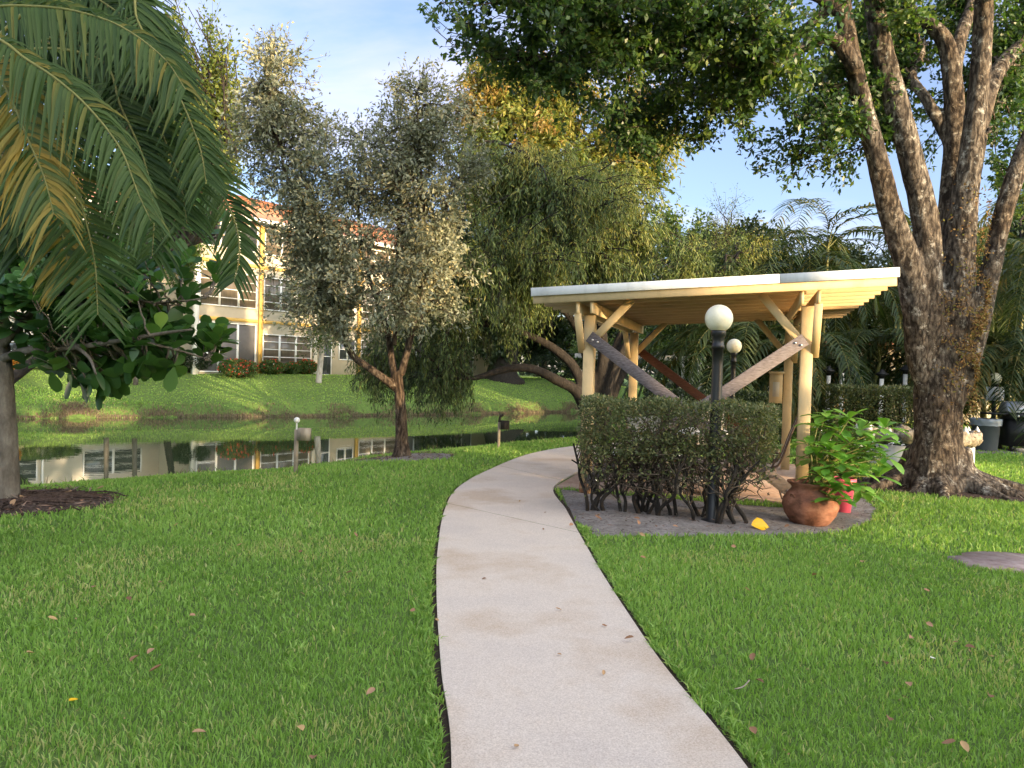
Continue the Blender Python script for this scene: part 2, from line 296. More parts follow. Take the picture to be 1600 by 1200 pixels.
M_tile = surf('roof_tile', [(.34, .13, .07), (.50, .22, .13), (.58, .30, .19)], 4, .8, .6, 8, (1, 1, 3), dist=.05)
M_alu = paint('white_frame', (.72, .72, .70), .45, .05)
def glass(name, c, rough=.06):
    m, t, b, o = newmat(name); b.inputs['Base Color'].default_value = (*c, 1); b.inputs['Roughness'].default_value = rough; b.inputs['Specular IOR Level'].default_value = .7; return m
M_glass = glass('window_glass', (.035, .04, .045)); M_blind = surf('blinds', [(.06, .05, .04), (.15, .12, .085)], 2.2, .3, .0, stretch=(14, 14, .2), spec=.6)
M_screen = paint('porch_screen', (.13, .125, .125), .8, .1)
M_stone = surf('coral_stone', [(.14, .115, .085), (.30, .26, .20), (.45, .40, .33)], 9, .95, 1.0, 14, dist=.06)
M_stw = paint('whitewash', (.58, .58, .56), .9, .12, .3)
M_tan = paint('tan_sling', (.62, .56, .48), .7, .08, .1)
M_brf = paint('brown_frame', (.09, .055, .04), .4, .15)
M_grey = paint('grey_bin', (.07, .085, .10), .5, .1)
M_bag = paint('bin_liner', (.20, .23, .26), .35, .2)
M_steel = paint('steel', (.55, .55, .56), .3, .1, metal=.8)
M_wood = surf('post_wood', [(.16, .13, .10), (.28, .24, .19), (.38, .34, .28)], 10, .9, .4, 30, (1, 1, .3))
M_leafb = leafmat('fallen_leaf', [(.16, .085, .05), (.28, .15, .085), (.38, .22, .14), (.48, .32, .15)], .7, .2, .2, 1)
M_yleaf = leafmat('yellow_leaf', [(.85, .50, .01), (.85, .50, .01)], .4, .25, .4, 1)
M_paper = paint('sign_sheet', (.50, .54, .60), .5, .05)
M_ink = paint('ink', (.10, .11, .14), .6, .05)
M_slab = surf('slab_pink', [(.24, .17, .155), (.36, .27, .25), (.46, .38, .36)], 10, .85, .3)
M_beige = paint('beige_wall', (.50, .46, .38), .85, .07, .2); M_brdoor = paint('brown_door', (.33, .20, .11), .6, .1)
def water():
    m, t, b, o = newmat('pond_water'); b.inputs['Base Color'].default_value = (.035, .052, .022, 1); b.inputs['Roughness'].default_value = .015; b.inputs['IOR'].default_value = 2.0
    c = nn(t, 'ShaderNodeTexCoord'); mp_ = nn(t, 'ShaderNodeMapping'); mp_.inputs['Scale'].default_value = (.35, 1, 1); mp_.inputs['Rotation'].default_value = (0, 0, -.5); t.links.new(c.outputs['Object'], mp_.inputs[0])
    n1 = nn(t, 'ShaderNodeTexNoise', i_Scale=5.0, i_Detail=2.0, i_Roughness=.5); t.links.new(mp_.outputs[0], n1.inputs['Vector'])
    n2 = nn(t, 'ShaderNodeTexNoise', i_Scale=.18, i_Detail=1.0); t.links.new(c.outputs['Object'], n2.inputs['Vector'])
    r2 = ramp(t, [(.4, (.12, .12, .12)), (.62, (1, 1, 1))]); t.links.new(n2.outputs['Fac'], r2.inputs[0])
    ml = nn(t, 'ShaderNodeMath', operation='MULTIPLY'); t.links.new(n1.outputs['Fac'], ml.inputs[0]); t.links.new(r2.outputs[0], ml.inputs[1])
    bp = nn(t, 'ShaderNodeBump', i_Strength=.16, i_Distance=.006); t.links.new(ml.outputs[0], bp.inputs['Height']); t.links.new(bp.outputs[0], b.inputs['Normal']); return m
M_water = water()

# ------------------------------------------------------------------ ground
WZ = -0.6
near = [(-50, -24), (-24, -4), (-13, 6)] + [tuple((G(*a, -.25)[:2]) + .5 * unit(G(*a, -.25)[:2])) for a in [(20, 765), (100, 757), (300, 743), (400, 738), (530, 718), (700, 702), (850, 688), (910, 682)]] + [(4.4, 28.5), (7, 36.5)]
far = [(-70, -16), (-40, 9)] + [tuple(G(*a, WZ)[:2]) for a in [(0, 655), (100, 654), (300, 652), (500, 651), (700, 648), (850, 645), (910, 643)]] + [(6.6, 41.5)]
POND = np.array(near + far[::-1])
def sdist(x, y, poly):
    x = np.asarray(x, float); y = np.asarray(y, float); ins = np.zeros(x.shape, bool); dm = np.full(x.shape, 1e9)
    q = np.asarray(poly, float)
    for (ax, ay), (bx, by) in zip(q, np.roll(q, -1, 0)):
        vx, vy = bx - ax, by - ay; t = np.clip(((x - ax) * vx + (y - ay) * vy) / (vx * vx + vy * vy), 0, 1)
        dm = np.minimum(dm, np.hypot(x - ax - t * vx, y - ay - t * vy))
        c = (ay > y) != (by > y)
        with np.errstate(divide='ignore', invalid='ignore'): ins ^= c & (x < (bx - ax) * (y - ay) / np.where(by == ay, 1e-9, by - ay) + ax)
    return np.where(ins, -dm, dm)
def tz(x, y):
    x = np.asarray(x, float); y = np.asarray(y, float); d = sdist(x, y, POND)
    ym = np.interp(x, [-60, -13, 0, 6, 30], [-22, 20, 31, 40, 44])
    w = ss(-3, 3, y - ym) * (1 - .75 * ss(3, 12, x))
    dw = d + .12 * np.sin(x * 2.3) + .1 * np.sin(y * 3.1 + x)
    zn = WZ + .36 * ss(0, .55, dw) + .24 * ss(.3, 2.6, d)
    zf = WZ + .50 * ss(0, .6, dw) + .10 * ss(.3, 2, d) + 1.05 * ss(.4, 7.5, d)
    z = zn * (1 - w) + zf * w
    return np.where(d < 0, WZ + np.maximum(-1.0, .8 * d), z)
def tz1(x, y): return float(tz(np.array([x]), np.array([y]))[0])
def Gt(x, y):
    z = 0.0
    for _ in range(30): p = G(x, y, z); z = .5 * z + .5 * tz1(p[0], p[1])
    return np.array([p[0], p[1], tz1(p[0], p[1])])
def at(x, y, d):                    # point on the ground under pixel column x at depth d
    p = P(x, y, d); return np.array([p[0], p[1], tz1(p[0], p[1])])
def axis(lo, hi, a, b, st, n):
    return np.concatenate([a - np.geomspace(st, a - lo, n)[::-1], np.arange(a, b, st), b + np.geomspace(st, hi - b, n)])
gx = axis(-900, 900, -26, 14, .3, 22); gy = axis(-300, 1500, -4, 50, .3, 22)
X, Y = np.meshgrid(gx, gy); mb = MB(); Z = tz(X, Y)
i = np.arange(len(gx) - 1)[None, :] + (np.arange(len(gy) - 1) * len(gx))[:, None]
mb.add(np.stack([X, Y, Z], -1), np.stack([i, i + 1, i + 1 + len(gx), i + len(gx)], -1).reshape(-1, 4))
tag(mb.build('ground', M_lawn, smooth=True), None, None, kind='structure')
mb = MB(); box(mb, (-80, -40, WZ - .02), (9, 46, WZ)); mb.f = [q[1:2] for q in mb.f]
tag(mb.build('pond_water', M_water), None, None, kind='structure')

# path, patio, beds
Lp = spline([(.05, -6), (-.02, -1), (-.09, 1.2), (-.2, 3.05), (-.33, 4.01), (-.49, 5.38), (-.61, 6.71), (-.71, 8.51), (-.68, 10.12), (-.36, 11.9), (.41, 14.6), (1.56, 16.54), (3.0, 17.8)], 120)
Rp = spline([(1.25, -6), (1.19, -1), (1.12, 1.2), (.99, 3.11), (.87, 4.1), (.81, 4.94), (.75, 6.01), (.71, 7.12), (.66, 8.72), (.62, 10.52), (1.28, 12.7), (1.95, 14.9), (3.6, 16.2)], 120)
def strip(mb, A, B, z, m=8, thick=.09):
    n = len(A); s_ = np.linspace(0, 1, m)[None, :, None]; v = A[:, None] * (1 - s_) + B[:, None] * s_
    v = np.concatenate([v, np.full((n, m, 1), z)], -1).reshape(-1, 3)
    i = np.arange(m - 1)[None] + (np.arange(n - 1) * m)[:, None]; f = np.stack([i, i + 1, i + m + 1, i + m], -1).reshape(-1, 4)
    mb.add(v, f)
    for E in (A, B):
        e = np.concatenate([E, np.full((n, 1), z)], -1); e2 = e - [0, 0, thick]; k = np.arange(n - 1)
        mb.add(np.vstack([e, e2]), np.stack([k, k + 1, k + 1 + n, k + n], -1))
mb = MB(); PZ = .025
jn = [int(np.argmin(np.abs(Lp[:, 1] - q))) for q in (-2.5, 3.6 - 1.5, 8.95, 12.6)]
js = [0] + jn + [119]
for a, b in zip(js[:-1], js[1:]):
    A, B = Lp[a:b + 1].copy(), Rp[a:b + 1].copy()
    if a > 0 and a != jn[1]: A[0] += unit(A[1] - A[0]) * .012; B[0] += unit(B[1] - B[0]) * .012
    strip(mb, A, B, PZ)
tag(mb.build('path', M_conc), None, None, kind='structure')
def offset(E, k):
    t = unit(np.gradient(E, axis=0)); return E + np.stack([-t[:, 1], t[:, 0]], 1) * k
mb = MB(); og = np.random.default_rng(3)
wl = .045 + .02 * og.random((120, 1)); wr = .05 + .025 * og.random((120, 1))
strip(mb, offset(Lp, 1) * 0 + Lp + (offset(Lp, 1) - Lp) * wl, Lp + (Lp - offset(Lp, 1)) * .05, .006, 3, .03)
k = int(np.argmin(np.abs(Rp[:, 1] - 10.4)))
strip(mb, Rp[:k] + (Rp - offset(Rp, 1))[:k] * wr[:k], Rp[:k] - (Rp - offset(Rp, 1))[:k] * .05, .006, 3, .03)
tag(mb.build('path_edge_soil', M_edge), None, None, kind='structure')

GA = np.array([1.0, 10.04]); GANG = R(-17); gex = np.array([math.cos(GANG), math.sin(GANG)]); gey = np.array([-gex[1], gex[0]])
def gz(u, v): return GA + gex * u + gey * v
PAT = np.array([(.635, 10.50), gz(3.15, .42), gz(3.25, 5.0), gz(1.0, 5.2), (1.97, 14.9)])
mb = MB(); n = len(PAT)
mb.add(np.vstack([np.c_[PAT, np.full(n, PZ - .003)], np.c_[PAT, np.full(n, -.1)]]), [np.array([np.arange(n)]), np.array([(i, i + n, (i + 1) % n + n, (i + 1) % n) for i in range(n)])])
tag(mb.build('patio', M_patio), None, None, kind='structure')
def bed(name, poly, mat, h=.012, amp=.02, st=.08, seed=1):
    poly = np.asarray(poly, float)[:, :2]; lo, hi = poly.min(0) - .1, poly.max(0) + .1; g = np.random.default_rng(seed)
    xs = np.arange(lo[0], hi[0], st); ys = np.arange(lo[1], hi[1], st); X, Y = np.meshgrid(xs, ys); d = -sdist(X, Y, poly)
    Zz = tz(X, Y) + h + amp * ss(0, .3, d) * (.5 + g.random(X.shape) * .6 + .4 * np.sin(X * 5 + Y * 3))
    Zz = np.where(d < 0, tz(X, Y) - .03, Zz)
    i = (np.arange(len(xs) - 1)[None] + (np.arange(len(ys) - 1) * len(xs))[:, None]); f = np.stack([i, i + 1, i + 1 + len(xs), i + len(xs)], -1).reshape(-1, 4)
    keep = (d.ravel()[f] > -st * 1.2).any(1); m = MB(); m.add(np.stack([X, Y, Zz], -1), f[keep])
    return tag(m.build(name, mat, smooth=True), None, None, kind='structure')
BED1 = np.array([G(*a)[:2] for a in [(872, 764), (914, 770), (1234, 795), (1300, 786), (1345, 776), (1369, 795), (1362, 815), (1310, 832), (1200, 837), (1080, 838), (960, 838), (920, 838), (900, 815), (882, 790)]])
def ell(c, a, b, rot=0, n=22, seed=0):
    g = np.random.default_rng(seed); t = np.arange(n) / n * 6.283; r_ = 1 + g.normal(0, .06, n); x = a * np.cos(t) * r_; y = b * np.sin(t) * r_
    return np.stack([c[0] + x * math.cos(rot) - y * math.sin(rot), c[1] + x * math.sin(rot) + y * math.cos(rot)], 1)
bsil = Gt(628, 715); bclu = Gt(8, 783); boak = np.array([6.38, 11.5, 0]); OAKX, OAKY = boak[:2]
BED2 = ell(bsil, .95, .75, .2, seed=1); BED3 = ell(bclu + [.1, -.1, 0], 1.1, .9, .3, seed=2); BED4 = ell((7.1, 11.2), 2.2, 1.0, -.25, seed=3)
bed('planting_bed', BED1, M_soil); bed('tree_bed', BED2, M_soil, seed=2); bed('mulch_bed', BED3, M_mulch, seed=3); bed('root_bed', BED4, M_mulch, .012, .03, seed=4)

# ------------------------------------------------------------------ grass
PATHP = np.vstack([Lp, Rp[::-1]])
SLAB = ell((4.62, 6.75), .62, .36, -.2, seed=9)
def inpoly(x, y, poly, m=0.0): return sdist(x, y, poly) < m
def blades(mb, x, y, h, w, g, lean=.45, tint=None, z=None):
    n = len(x); z = tz(x, y) - .01 if z is None else z; a = g.uniform(0, 6.283, n); l = g.uniform(.1, 1, n) * lean * h; b = a + g.normal(0, .8, n)
    bx = np.stack([np.cos(a), np.sin(a), 0 * a], 1) * (w / 2)[:, None]; p0 = np.stack([x, y, z], 1)
    ld = np.stack([np.cos(b) * l, np.sin(b) * l, 0 * l], 1); up = np.stack([0 * h, 0 * h, h], 1)
    m = p0 + up * .6 + ld * .35; t = p0 + up * (1 - .25 * (l / h)[:, None]) + ld
    v = np.stack([p0 - bx, p0 + bx, m - bx * .85, m + bx * .85, t - bx * .12, t + bx * .12], 1).reshape(-1, 3)
    f = (np.array([(0, 1, 3, 2), (2, 3, 5, 4)])[None] + (np.arange(n) * 6)[:, None, None]).reshape(-1, 4)
    mb.add(v, f, np.repeat(np.clip(tint if tint is not None else g.beta(2, 2.6, n), 0, 1), 6))
def along(poly, n, g):
    s_ = np.r_[0, np.cumsum(np.linalg.norm(np.diff(poly, axis=0), axis=1))]; q = g.uniform(0, s_[-1], n)
    x = np.interp(q, s_, poly[:, 0]); y = np.interp(q, s_, poly[:, 1]); dx = np.interp(q + .1, s_, poly[:, 0]) - np.interp(q - .1, s_, poly[:, 0]); dy = np.interp(q + .1, s_, poly[:, 1]) - np.interp(q - .1, s_, poly[:, 1])
    t = unit(np.stack([dx, dy], 1)); return x, y, t
def pt2(x, y): return .5 + .3 * np.sin(x * .83 + 2.1 * np.sin(y * .5)) * np.sin(y * .71 + 1.3 * np.sin(x * .9) + 1) + .2 * np.sin(x * 2.7 - y * 1.9) * np.sin(y * 3.3 + x)
def patch(x, y): return .5 + .25 * np.sin(x * 1.1 + .6 * y) * np.sin(y * .9 - .3 * x) + .15 * np.sin(3.1 * x + 1.7 * y) * np.sin(2.3 * y - x)
gg = np.random.default_rng(21); mb = MB()
for y0, y1, dens, h0, w0 in [(1.6, 4.2, 5600, .046, .0065), (4.2, 7, 3000, .050, .009), (7, 11, 1300, .058, .014), (11, 17, 600, .065, .02), (17, 30, 190, .08, .034)]:
    x0, x1 = -(.75 * y1 + .6), .75 * y1 + .6; n = int((x1 - x0) * (y1 - y0) * dens)
    x = gg.uniform(x0, x1, n); y = gg.uniform(y0, y1, n)
    k = (np.abs(x) < .75 * y + .6); x, y = x[k], y[k]
    k = ~(inpoly(x, y, PATHP, .035) | inpoly(x, y, PAT, .03) | inpoly(x, y, BED1, .0) | inpoly(x, y, BED2, .0) | inpoly(x, y, BED3, -.05) | inpoly(x, y, BED4, -.05) | inpoly(x, y, SLAB, -.02)) & (sdist(x, y, POND) > -.05)
    x, y = x[k], y[k]; pt = patch(x, y); n = len(x)
    h = h0 * (.6 + .7 * gg.random(n)) * (.8 + .4 * pt); w = w0 * (.6 + .8 * gg.random(n))
    dry = gg.random(n) < .035
    blades(mb, x, y, h, w, gg, .7, np.where(dry | (gg.random(n) < .30 * ss(.62, .85, pt2(x, y))), .93, np.clip(.16 + .42 * pt + gg.normal(0, .17, n), 0, .85)))
for E_, sg_ in ((Lp, 1), (Rp[:int(np.argmin(np.abs(Rp[:, 1] - 7.9)))], -1)):
    n = 9000; x, y, t_ = along(E_, n, gg); o_ = gg.gamma(1.6, .026, n) + .034 - .03 * (np.sin(y * 7.3) + np.sin(y * 17 + 2) > 1.1); x, y = x - t_[:, 1] * o_ * sg_, y + t_[:, 0] * o_ * sg_; k = (y > 1.6) & (y < 15); x, y = x[k], y[k]; n = len(x)
    blades(mb, x, y, .03 + .05 * gg.random(n), .006 + .0011 * y * (.6 + gg.random(n)), gg, 1.1, np.clip(gg.normal(.35, .25, n), 0, 1))
for _ in range(420):
    cx, cy = gg.uniform(-7, 8), gg.uniform(2.3, 11); n = int(gg.integers(8, 22)); x = cx + gg.normal(0, .035, n); y = cy + gg.normal(0, .035, n)
    k = ~(inpoly(x, y, PATHP, .05) | inpoly(x, y, PAT, .05) | inpoly(x, y, BED1, .02) | inpoly(x, y, BED3, .0) | inpoly(x, y, BED4, 0) | inpoly(x, y, SLAB, .0)); x, y = x[k], y[k]; n = len(x)
    if n: blades(mb, x, y, gg.uniform(.05, .085) * (.7 + .5 * gg.random(n)), (.006 + .001 * cy) * (.7 + .8 * gg.random(n)), gg, 1.0, np.clip(gg.uniform(.1, .85) + gg.normal(0, .1, n), 0, .9))
tag(mb.build('lawn_grass', M_grass), None, None, kind='stuff')
FN = np.array(far[1:-1]); NN = np.array(near[2:])
mb = MB(); n = 30000; x, y, t = along(spline(FN, 80), n, gg); off = gg.gamma(2, .10, n) - .06
x, y = x - t[:, 1] * off, y + t[:, 0] * off
blades(mb, x, y, .05 + .13 * gg.random(n) * np.exp(-off * .8), .012 + .018 * gg.random(n), gg, .8, np.where(gg.random(n) < ss(.3, 1.2, off), .98, gg.uniform(0, .75, n)))
n = 9000; x, y, t = along(spline(NN, 80), n, gg); off = gg.gamma(2, .12, n) - .1; x, y = x + t[:, 1] * off, y - t[:, 0] * off
k = ~(inpoly(x, y, BED2, 0)); x, y = x[k], y[k]; n = len(x)
blades(mb, x, y, .07 + .10 * gg.random(n), .010 + .01 * gg.random(n), gg, .8, np.where(gg.random(n) < .75, 1.0, gg.uniform(0, .8, n)))
tag(mb.build('bank_grass', M_dry), None, None, kind='stuff')
mb = MB(); n = 90000; x = gg.uniform(-32, 9, n); y = gg.uniform(16, 60, n); d = sdist(x, y, POND); ym = np.interp(x, [-60, -13, 0, 6, 30], [-22, 20, 31, 40, 44])
k = (d > .5) & (y > ym) & (np.abs(x) < .75 * y); x, y = x[k], y[k]; n = len(x); pt = patch(x * .6, y * .6)
blades(mb, x, y, .035 + .03 * gg.random(n), .035 + .03 * gg.random(n), gg, .8, np.clip(.25 + .45 * pt + gg.normal(0, .12, n), 0, .8))
tag(mb.build('far_lawn_grass', M_grass), None, None, kind='stuff')

# ------------------------------------------------------------------ gazebo
gaz = thing('gazebo', 'cream timber gazebo with white edged slanting roof and crossed weathered braces beside the path', 'gazebo', (GA[0], GA[1], 0), GANG); L_ = Local(gaz)
zb = lambda u: 2.45 + .0495 * (u + .64)
def lb(mb, a, b, w, h, up=(0, 0, 1), ch=.006): board(mb, L_(a), L_(b), w, h, np.asarray(up) @ ROOT[gaz.name][1].T, ch)
for u, v in ((0, 0), (2.65, 0), (0, 4.1), (2.65, 4.1)):
    mb = MB(); lb(mb, (u, v, .16 if (u, v) == (0, 0) else 0), (u, v, zb(u) - .145), .14, .14, (0, 1, 0))
    po = mb.build('post', M_cream, gaz)
    if (u, v) == (0, 0):
        mb = MB(); lb(mb, (u, v, -.03), (u, v, .16), .145, .145, (0, 1, 0)); o = mb.build('post_foot', surf('charred_foot', [(.02, .018, .017), (.16, .08, .045), (.4, .28, .16)], 12, .9, .4, stretch=(1, 1, 1.6)), po)
for u in (0, 2.65):
    for s_ in (-1, 1):
        mb = MB(); q = u + s_ * .091; lb(mb, (q, -.40, zb(q) - .075), (q, 4.45, zb(q) - .075), .04, .145); mb.build('beam', M_cream, gaz)
vs = np.linspace(-.43, 4.42, 11)
for v in vs[1:]:
    mb = MB(); lb(mb, (-.64, v, zb(-.64) + .072), (3.52, v, zb(3.52) + .072), .042, .142); mb.build('joist', M_joist, gaz)
mb = MB(); lb(mb, (-.66, vs[0], zb(-.66) + .065), (3.54, vs[0], zb(3.54) + .065), .042, .13); mb.build('fascia_board', M_cream, gaz)
mb = MB()
for a, b in ((-.68, 2.30), (2.306, 3.56)):
    lb(mb, (a, -.475, zb(a) + .148), (b, -.475, zb(b) + .148), .024, .105, ch=.002)
mb.build('drip_edge', M_white, gaz)
mb = MB(); m2 = MB(); box(m2, (-.68, -.462, 0), (3.56, 4.5, .03)); v = m2.v[0]; v[:, 2] += zb(v[:, 0]) + .150; mb.add(L_(v), m2.f[0]); mb.build('roof_deck', M_deckw, gaz)
for u in (0, 2.65):
    du = .55 if u == 0 else -.55
    for v in (0, 4.1):
        mb = MB(); s_ = -1 if v == 0 else 1; vv = v + s_ * .094
        lb(mb, (u + np.sign(du) * .03, vv, 1.98), (u + du, vv, zb(u + du) + .03), .10, .04, (0, 1, 0)); mb.build('knee_brace', M_cream, gaz)
        for dv in (-.36, .5) if v == 0 else (-.5,):
            mb = MB(); q = u - .094 * np.sign(du); lb(mb, (q, v + np.sign(dv) * .03, 1.86), (q, v + dv, zb(u) - .15), .04, .09, (1, 0, 0)); mb.build('side_brace', M_cream, gaz)
for v, m in ((0, M_weath), (4.1, M_brownb)):
    s_ = -1 if v == 0 else 1
    for k, (ua, ub) in enumerate(((.02, 2.60), (2.62, .06))):
        vv = v + s_ * (.094 + .046 * k + (.042 if v == 0 else 0.042))
        mb = MB(); lb(mb, (ua, vv, 2.06), (ub, vv, .18), .15, .04, (0, 1, 0)); o = mb.build('cross_brace', m, gaz)
        for t_ in (.03, .97):
            q = np.array([ua + (ub - ua) * t_, vv, 2.06 + (.18 - 2.06) * t_])
            for dx, dz in ((-.03, .01), (.035, -.015)): mb = MB(); tubes(mb, [[L_(q + [dx, s_ * .0205, dz]), L_(q + [dx, s_ * .030, dz])]], .014, 8, cap=True); mb.build('bolt', M_steel, o)
mb = MB(); q = L_((1.62, 2.95, zb(1.62) - .04)); lathe(mb, [(.0, .045), (.03, .045), (.03, .0), (.022, -.02)], q); bf = mb.build('light_socket', M_white, gaz)
mb = MB(); ball(mb, q - [0, 0, .055], .035, 14, 8); mb.build('bulb', M_globe, bf, smooth=True)
# box on rear right post
bx = thing('wall_box', 'cream wooden box with a pale door panel fixed to the rear right gazebo post', 'wooden box', L_((2.45, 4.0, 1.16)), GANG)
fr = Local(bx); mb = MB(); boxf(mb, fr, (-.10, -.09, 0), (.11, .07, .50)); mb.build('case', M_cream, bx)
mb = MB(); board(mb, fr((-.12, -.1, .52)), fr((.13, -.1, .52)), .05, .035, ch=.004); boxf(mb, fr, (-.115, -.105, .503), (.125, .07, .535)); mb.build('lid', M_cream, bx)
mb = MB(); boxf(mb, fr, (-.05, -.094, .11), (.06, -.0905, .36)); mb.build('door_panel', M_stucco, bx)

# furniture under the gazebo
def chair(u, v, rz, label):
    c = thing('patio_chair', label, 'chair', L_((u, v, PZ)), GANG + rz, 'sling chairs under the gazebo'); f = Local(c); s_ = .27
    for s in (-s_, s_):
        mb = MB(); tubes(mb, [f(spline([(s, -.30, .02), (s, -.22, .30), (s, -.16, .60), (s, .10, .63), (s, .24, .60)], 14))], .014, 6); tubes(mb, [f(np.array([(s, .30, .02), (s, .22, .25), (s, .16, .42), (s, .24, .6)]))], .014, 6); mb.build('leg_frame', M_brf, c)
    mb = MB()
    for s in (-s_ + .03, s_ - .03): tubes(mb, [f(spline([(s, -.26, .44), (s, 0, .41), (s, .2, .42), (s, .27, .52), (s, .36, .80), (s, .45, 1.04)], 18))], .016, 6)
    tubes(mb, [f(spline([(-s_ + .03, .45, 1.04), (0, .47, 1.07), (s_ - .03, .45, 1.04)], 8))], .016, 6); mb.build('side_rail', M_brf, c)
    pr = spline([(0, -.26, .44), (0, 0, .41), (0, .2, .42), (0, .27, .52), (0, .36, .80), (0, .45, 1.03)], 18); mb = MB(); w = s_ - .035
    A = np.array([f(p + [-w, 0, 0]) for p in pr]); B = np.array([f(p + [w, 0, 0]) for p in pr]); k = np.arange(17)
    for o_ in (0, .004): mb.add(np.vstack([A + [0, 0, o_], B + [0, 0, o_]]), np.stack([k, k + 1, k + 19, k + 18], 1))
    mb.build('sling_seat', M_tan, c); return c
chair(2.17, .78, R(-92), 'brown framed tan sling chair at the right end, between the hedge and the pot')
chair(.78, .62, R(170), 'tan sling chair with its back to the left half of the hedge')
chair(1.45, 3.2, R(5), 'tan sling chair on the far side of the white table')
tb = thing('patio_table', 'round white table on dark legs under the gazebo behind the hedge', 'table', L_((1.2, 2.05, PZ))); f = Local(tb)
mb = MB(); lathe(mb, [(0, .70), (.52, .70), (.56, .71), (.56, .735), (.53, .745), (0, .745)], ROOT[tb.name][0], 40); mb.build('tabletop', M_white, tb)
for a in range(4):
    mb = MB(); t_ = a * 1.571 + .6; tubes(mb, [f(spline([(.42 * math.cos(t_), .42 * math.sin(t_), 0), (.30 * math.cos(t_), .30 * math.sin(t_), .35), (.38 * math.cos(t_), .38 * math.sin(t_), .70)], 10))], .018, 6); mb.build('leg', M_black, tb)
bn = thing('bench', 'low white bench seat seen between the bare hedge stems', 'bench', L_((.62, 1.28, PZ)), GANG); f = Local(bn)
mb = MB(); boxf(mb, f, (-.5, -.16, .38), (.5, .16, .43)); mb.build('seat', M_white, bn)
for x in (-.4, .4):
    mb = MB(); boxf(mb, f, (x - .03, -.14, 0), (x + .03, .14, .378)); mb.build('leg', M_black, bn)
st = thing('footstool', 'low cream step stool on the patio behind the lamp post', 'stool', L_((1.35, .55, PZ)), GANG + .4); f = Local(st)
mb = MB(); boxf(mb, f, (-.26, -.17, .17), (.26, .17, .21)); mb.build('top', M_stucco, st)
for x in (-.22, .22):
    mb = MB(); boxf(mb, f, (x - .02, -.15, 0), (x + .02, .15, .168)); mb.build('leg', M_stucco, st)

# lamps
def lamp(base, h, label, pr=.07):
    l = thing('globe_lamp', label, 'lamp', base, 0, 'black globe lamp posts'); b = np.array(base)
    mb = MB(); lathe(mb, [(pr * 1.7, -.03), (pr * 1.7, .028), (pr * 1.2, .032), (pr * 1.15, .05), (pr * .95, .07), (pr * .82, h - .50), (pr * .82, h - .33), (pr, h - .33), (pr, h - .29), (pr * .9, h - .28), (pr * .9, h - .2), (pr * 1.1, h - .19), (pr * 1.15, h - .155), (pr * 1.15, h - .13), (0, h - .13)], b, 24); mb.build('post', M_black, l, smooth=False)
    mb = MB(); ball(mb, b + [0, 0, h], .15, 32, 20); mb.build('globe', M_globe, l, smooth=True); return l
lb_ = G(1110, 816); lamp((lb_[0] + .02, lb_[1], .0), 2.22, 'tall black lamp post with a cream globe rising through the front hedge')
q = P(1151, 541, 15.6); lamp((q[0] - .05, q[1], 0), q[2], 'farther black lamp post with a cream globe, framed by the gazebo posts', .06)
q = P(1555, 592, 18.9); lamp((q[0], q[1], 0), q[2], 'dim globe lamp in the shade above the notice sheet by the grill', .06); LQ = q
sg = thing('notice_sign', 'white printed notice sheet hung on the dim lamp post beside the grill', 'sign', (LQ[0] - .06, LQ[1] - .12, 1.18)); f = Local(sg); mb = MB()
boxf(mb, f, (-.22, 0, 0), (.22, .012, .34)); mb.build('sheet', M_paper, sg); mb = MB(); g = np.random.default_rng(5)
for r_ in range(9):
    x = -.18
    while x < .15:
        w = g.uniform(.02, .06); boxf(mb, f, (x, -.003, .30 - r_ * .032), (min(x + w, .18), -.0005, .31 - r_ * .032)); x += w + .012
mb.build('printed_lines', M_ink, sg)

# ------------------------------------------------------------------ hedges
def hedge_leaves(mb, lo, hi, fr, n, g, L, W, shell=.12, top=.45, dens_low=1.0):
    lo, hi = np.asarray(lo, float), np.asarray(hi, float); p = g.uniform(lo, hi, (n, 3)); s_ = g.random(n); e = g.exponential(shell, n) - .02
    ax = np.where(s_ < top, 2, np.where(s_ < top + (1 - top) * .75, 1, 0)); sg_ = np.where(g.random(n) < .5, 0, 1); sg_ = np.where(ax == 2, 1, sg_)
    for a in range(3):
        k = ax == a; p[k, a] = np.where(sg_[k] == 1, hi[a] - e[k], lo[a] + e[k])
    p += .02 * np.sin(p[:, [1, 2, 0]] * 9) + g.normal(0, .012, (n, 3)); nrm = np.zeros((n, 3)); nrm[np.arange(n), ax] = np.where(sg_ == 1, 1, -1)
    D = unit(nrm + g.normal(0, .8, (n, 3))); N = unit(g.normal(size=(n, 3)) + [0, 0, .8]); M = ROOT[fr.name][1]
    leaves(mb, Local(fr)(p), D @ M.T, N @ M.T, L * g.uniform(.6, 1.3, n), W * g.uniform(.7, 1.2, n), tint=np.clip(g.normal(.45, .22, n), 0, 1))
def wob(g, a, b, n=6, s=.05):
    p = np.linspace(a, b, n); p[1:-1] += g.normal(0, s, (n - 2, 3)); return spline(p, 14)
hb = np.array([.90, 9.12]); hd = np.array([2.91, 8.75]); hang = math.atan2(hd[1] - hb[1], hd[0] - hb[0]); hl = float(np.linalg.norm(hd - hb))
h1 = thing('box_hedge', 'flat topped clipped hedge with bare twisted stems in front of the gazebo', 'hedge', (hb[0], hb[1], 0), hang); f = Local(h1); g = np.random.default_rng(31)
mb = MB(); hedge_leaves(mb, (0, -.80, .74), (hl, -.10, 1.29), h1, 12500, g, .040, .021, .11, .40)
n = 5000; p = np.stack([g.uniform(0, hl, n), g.uniform(-.8, -.12, n), .93 - np.abs(g.normal(0, .24, n))], 1)
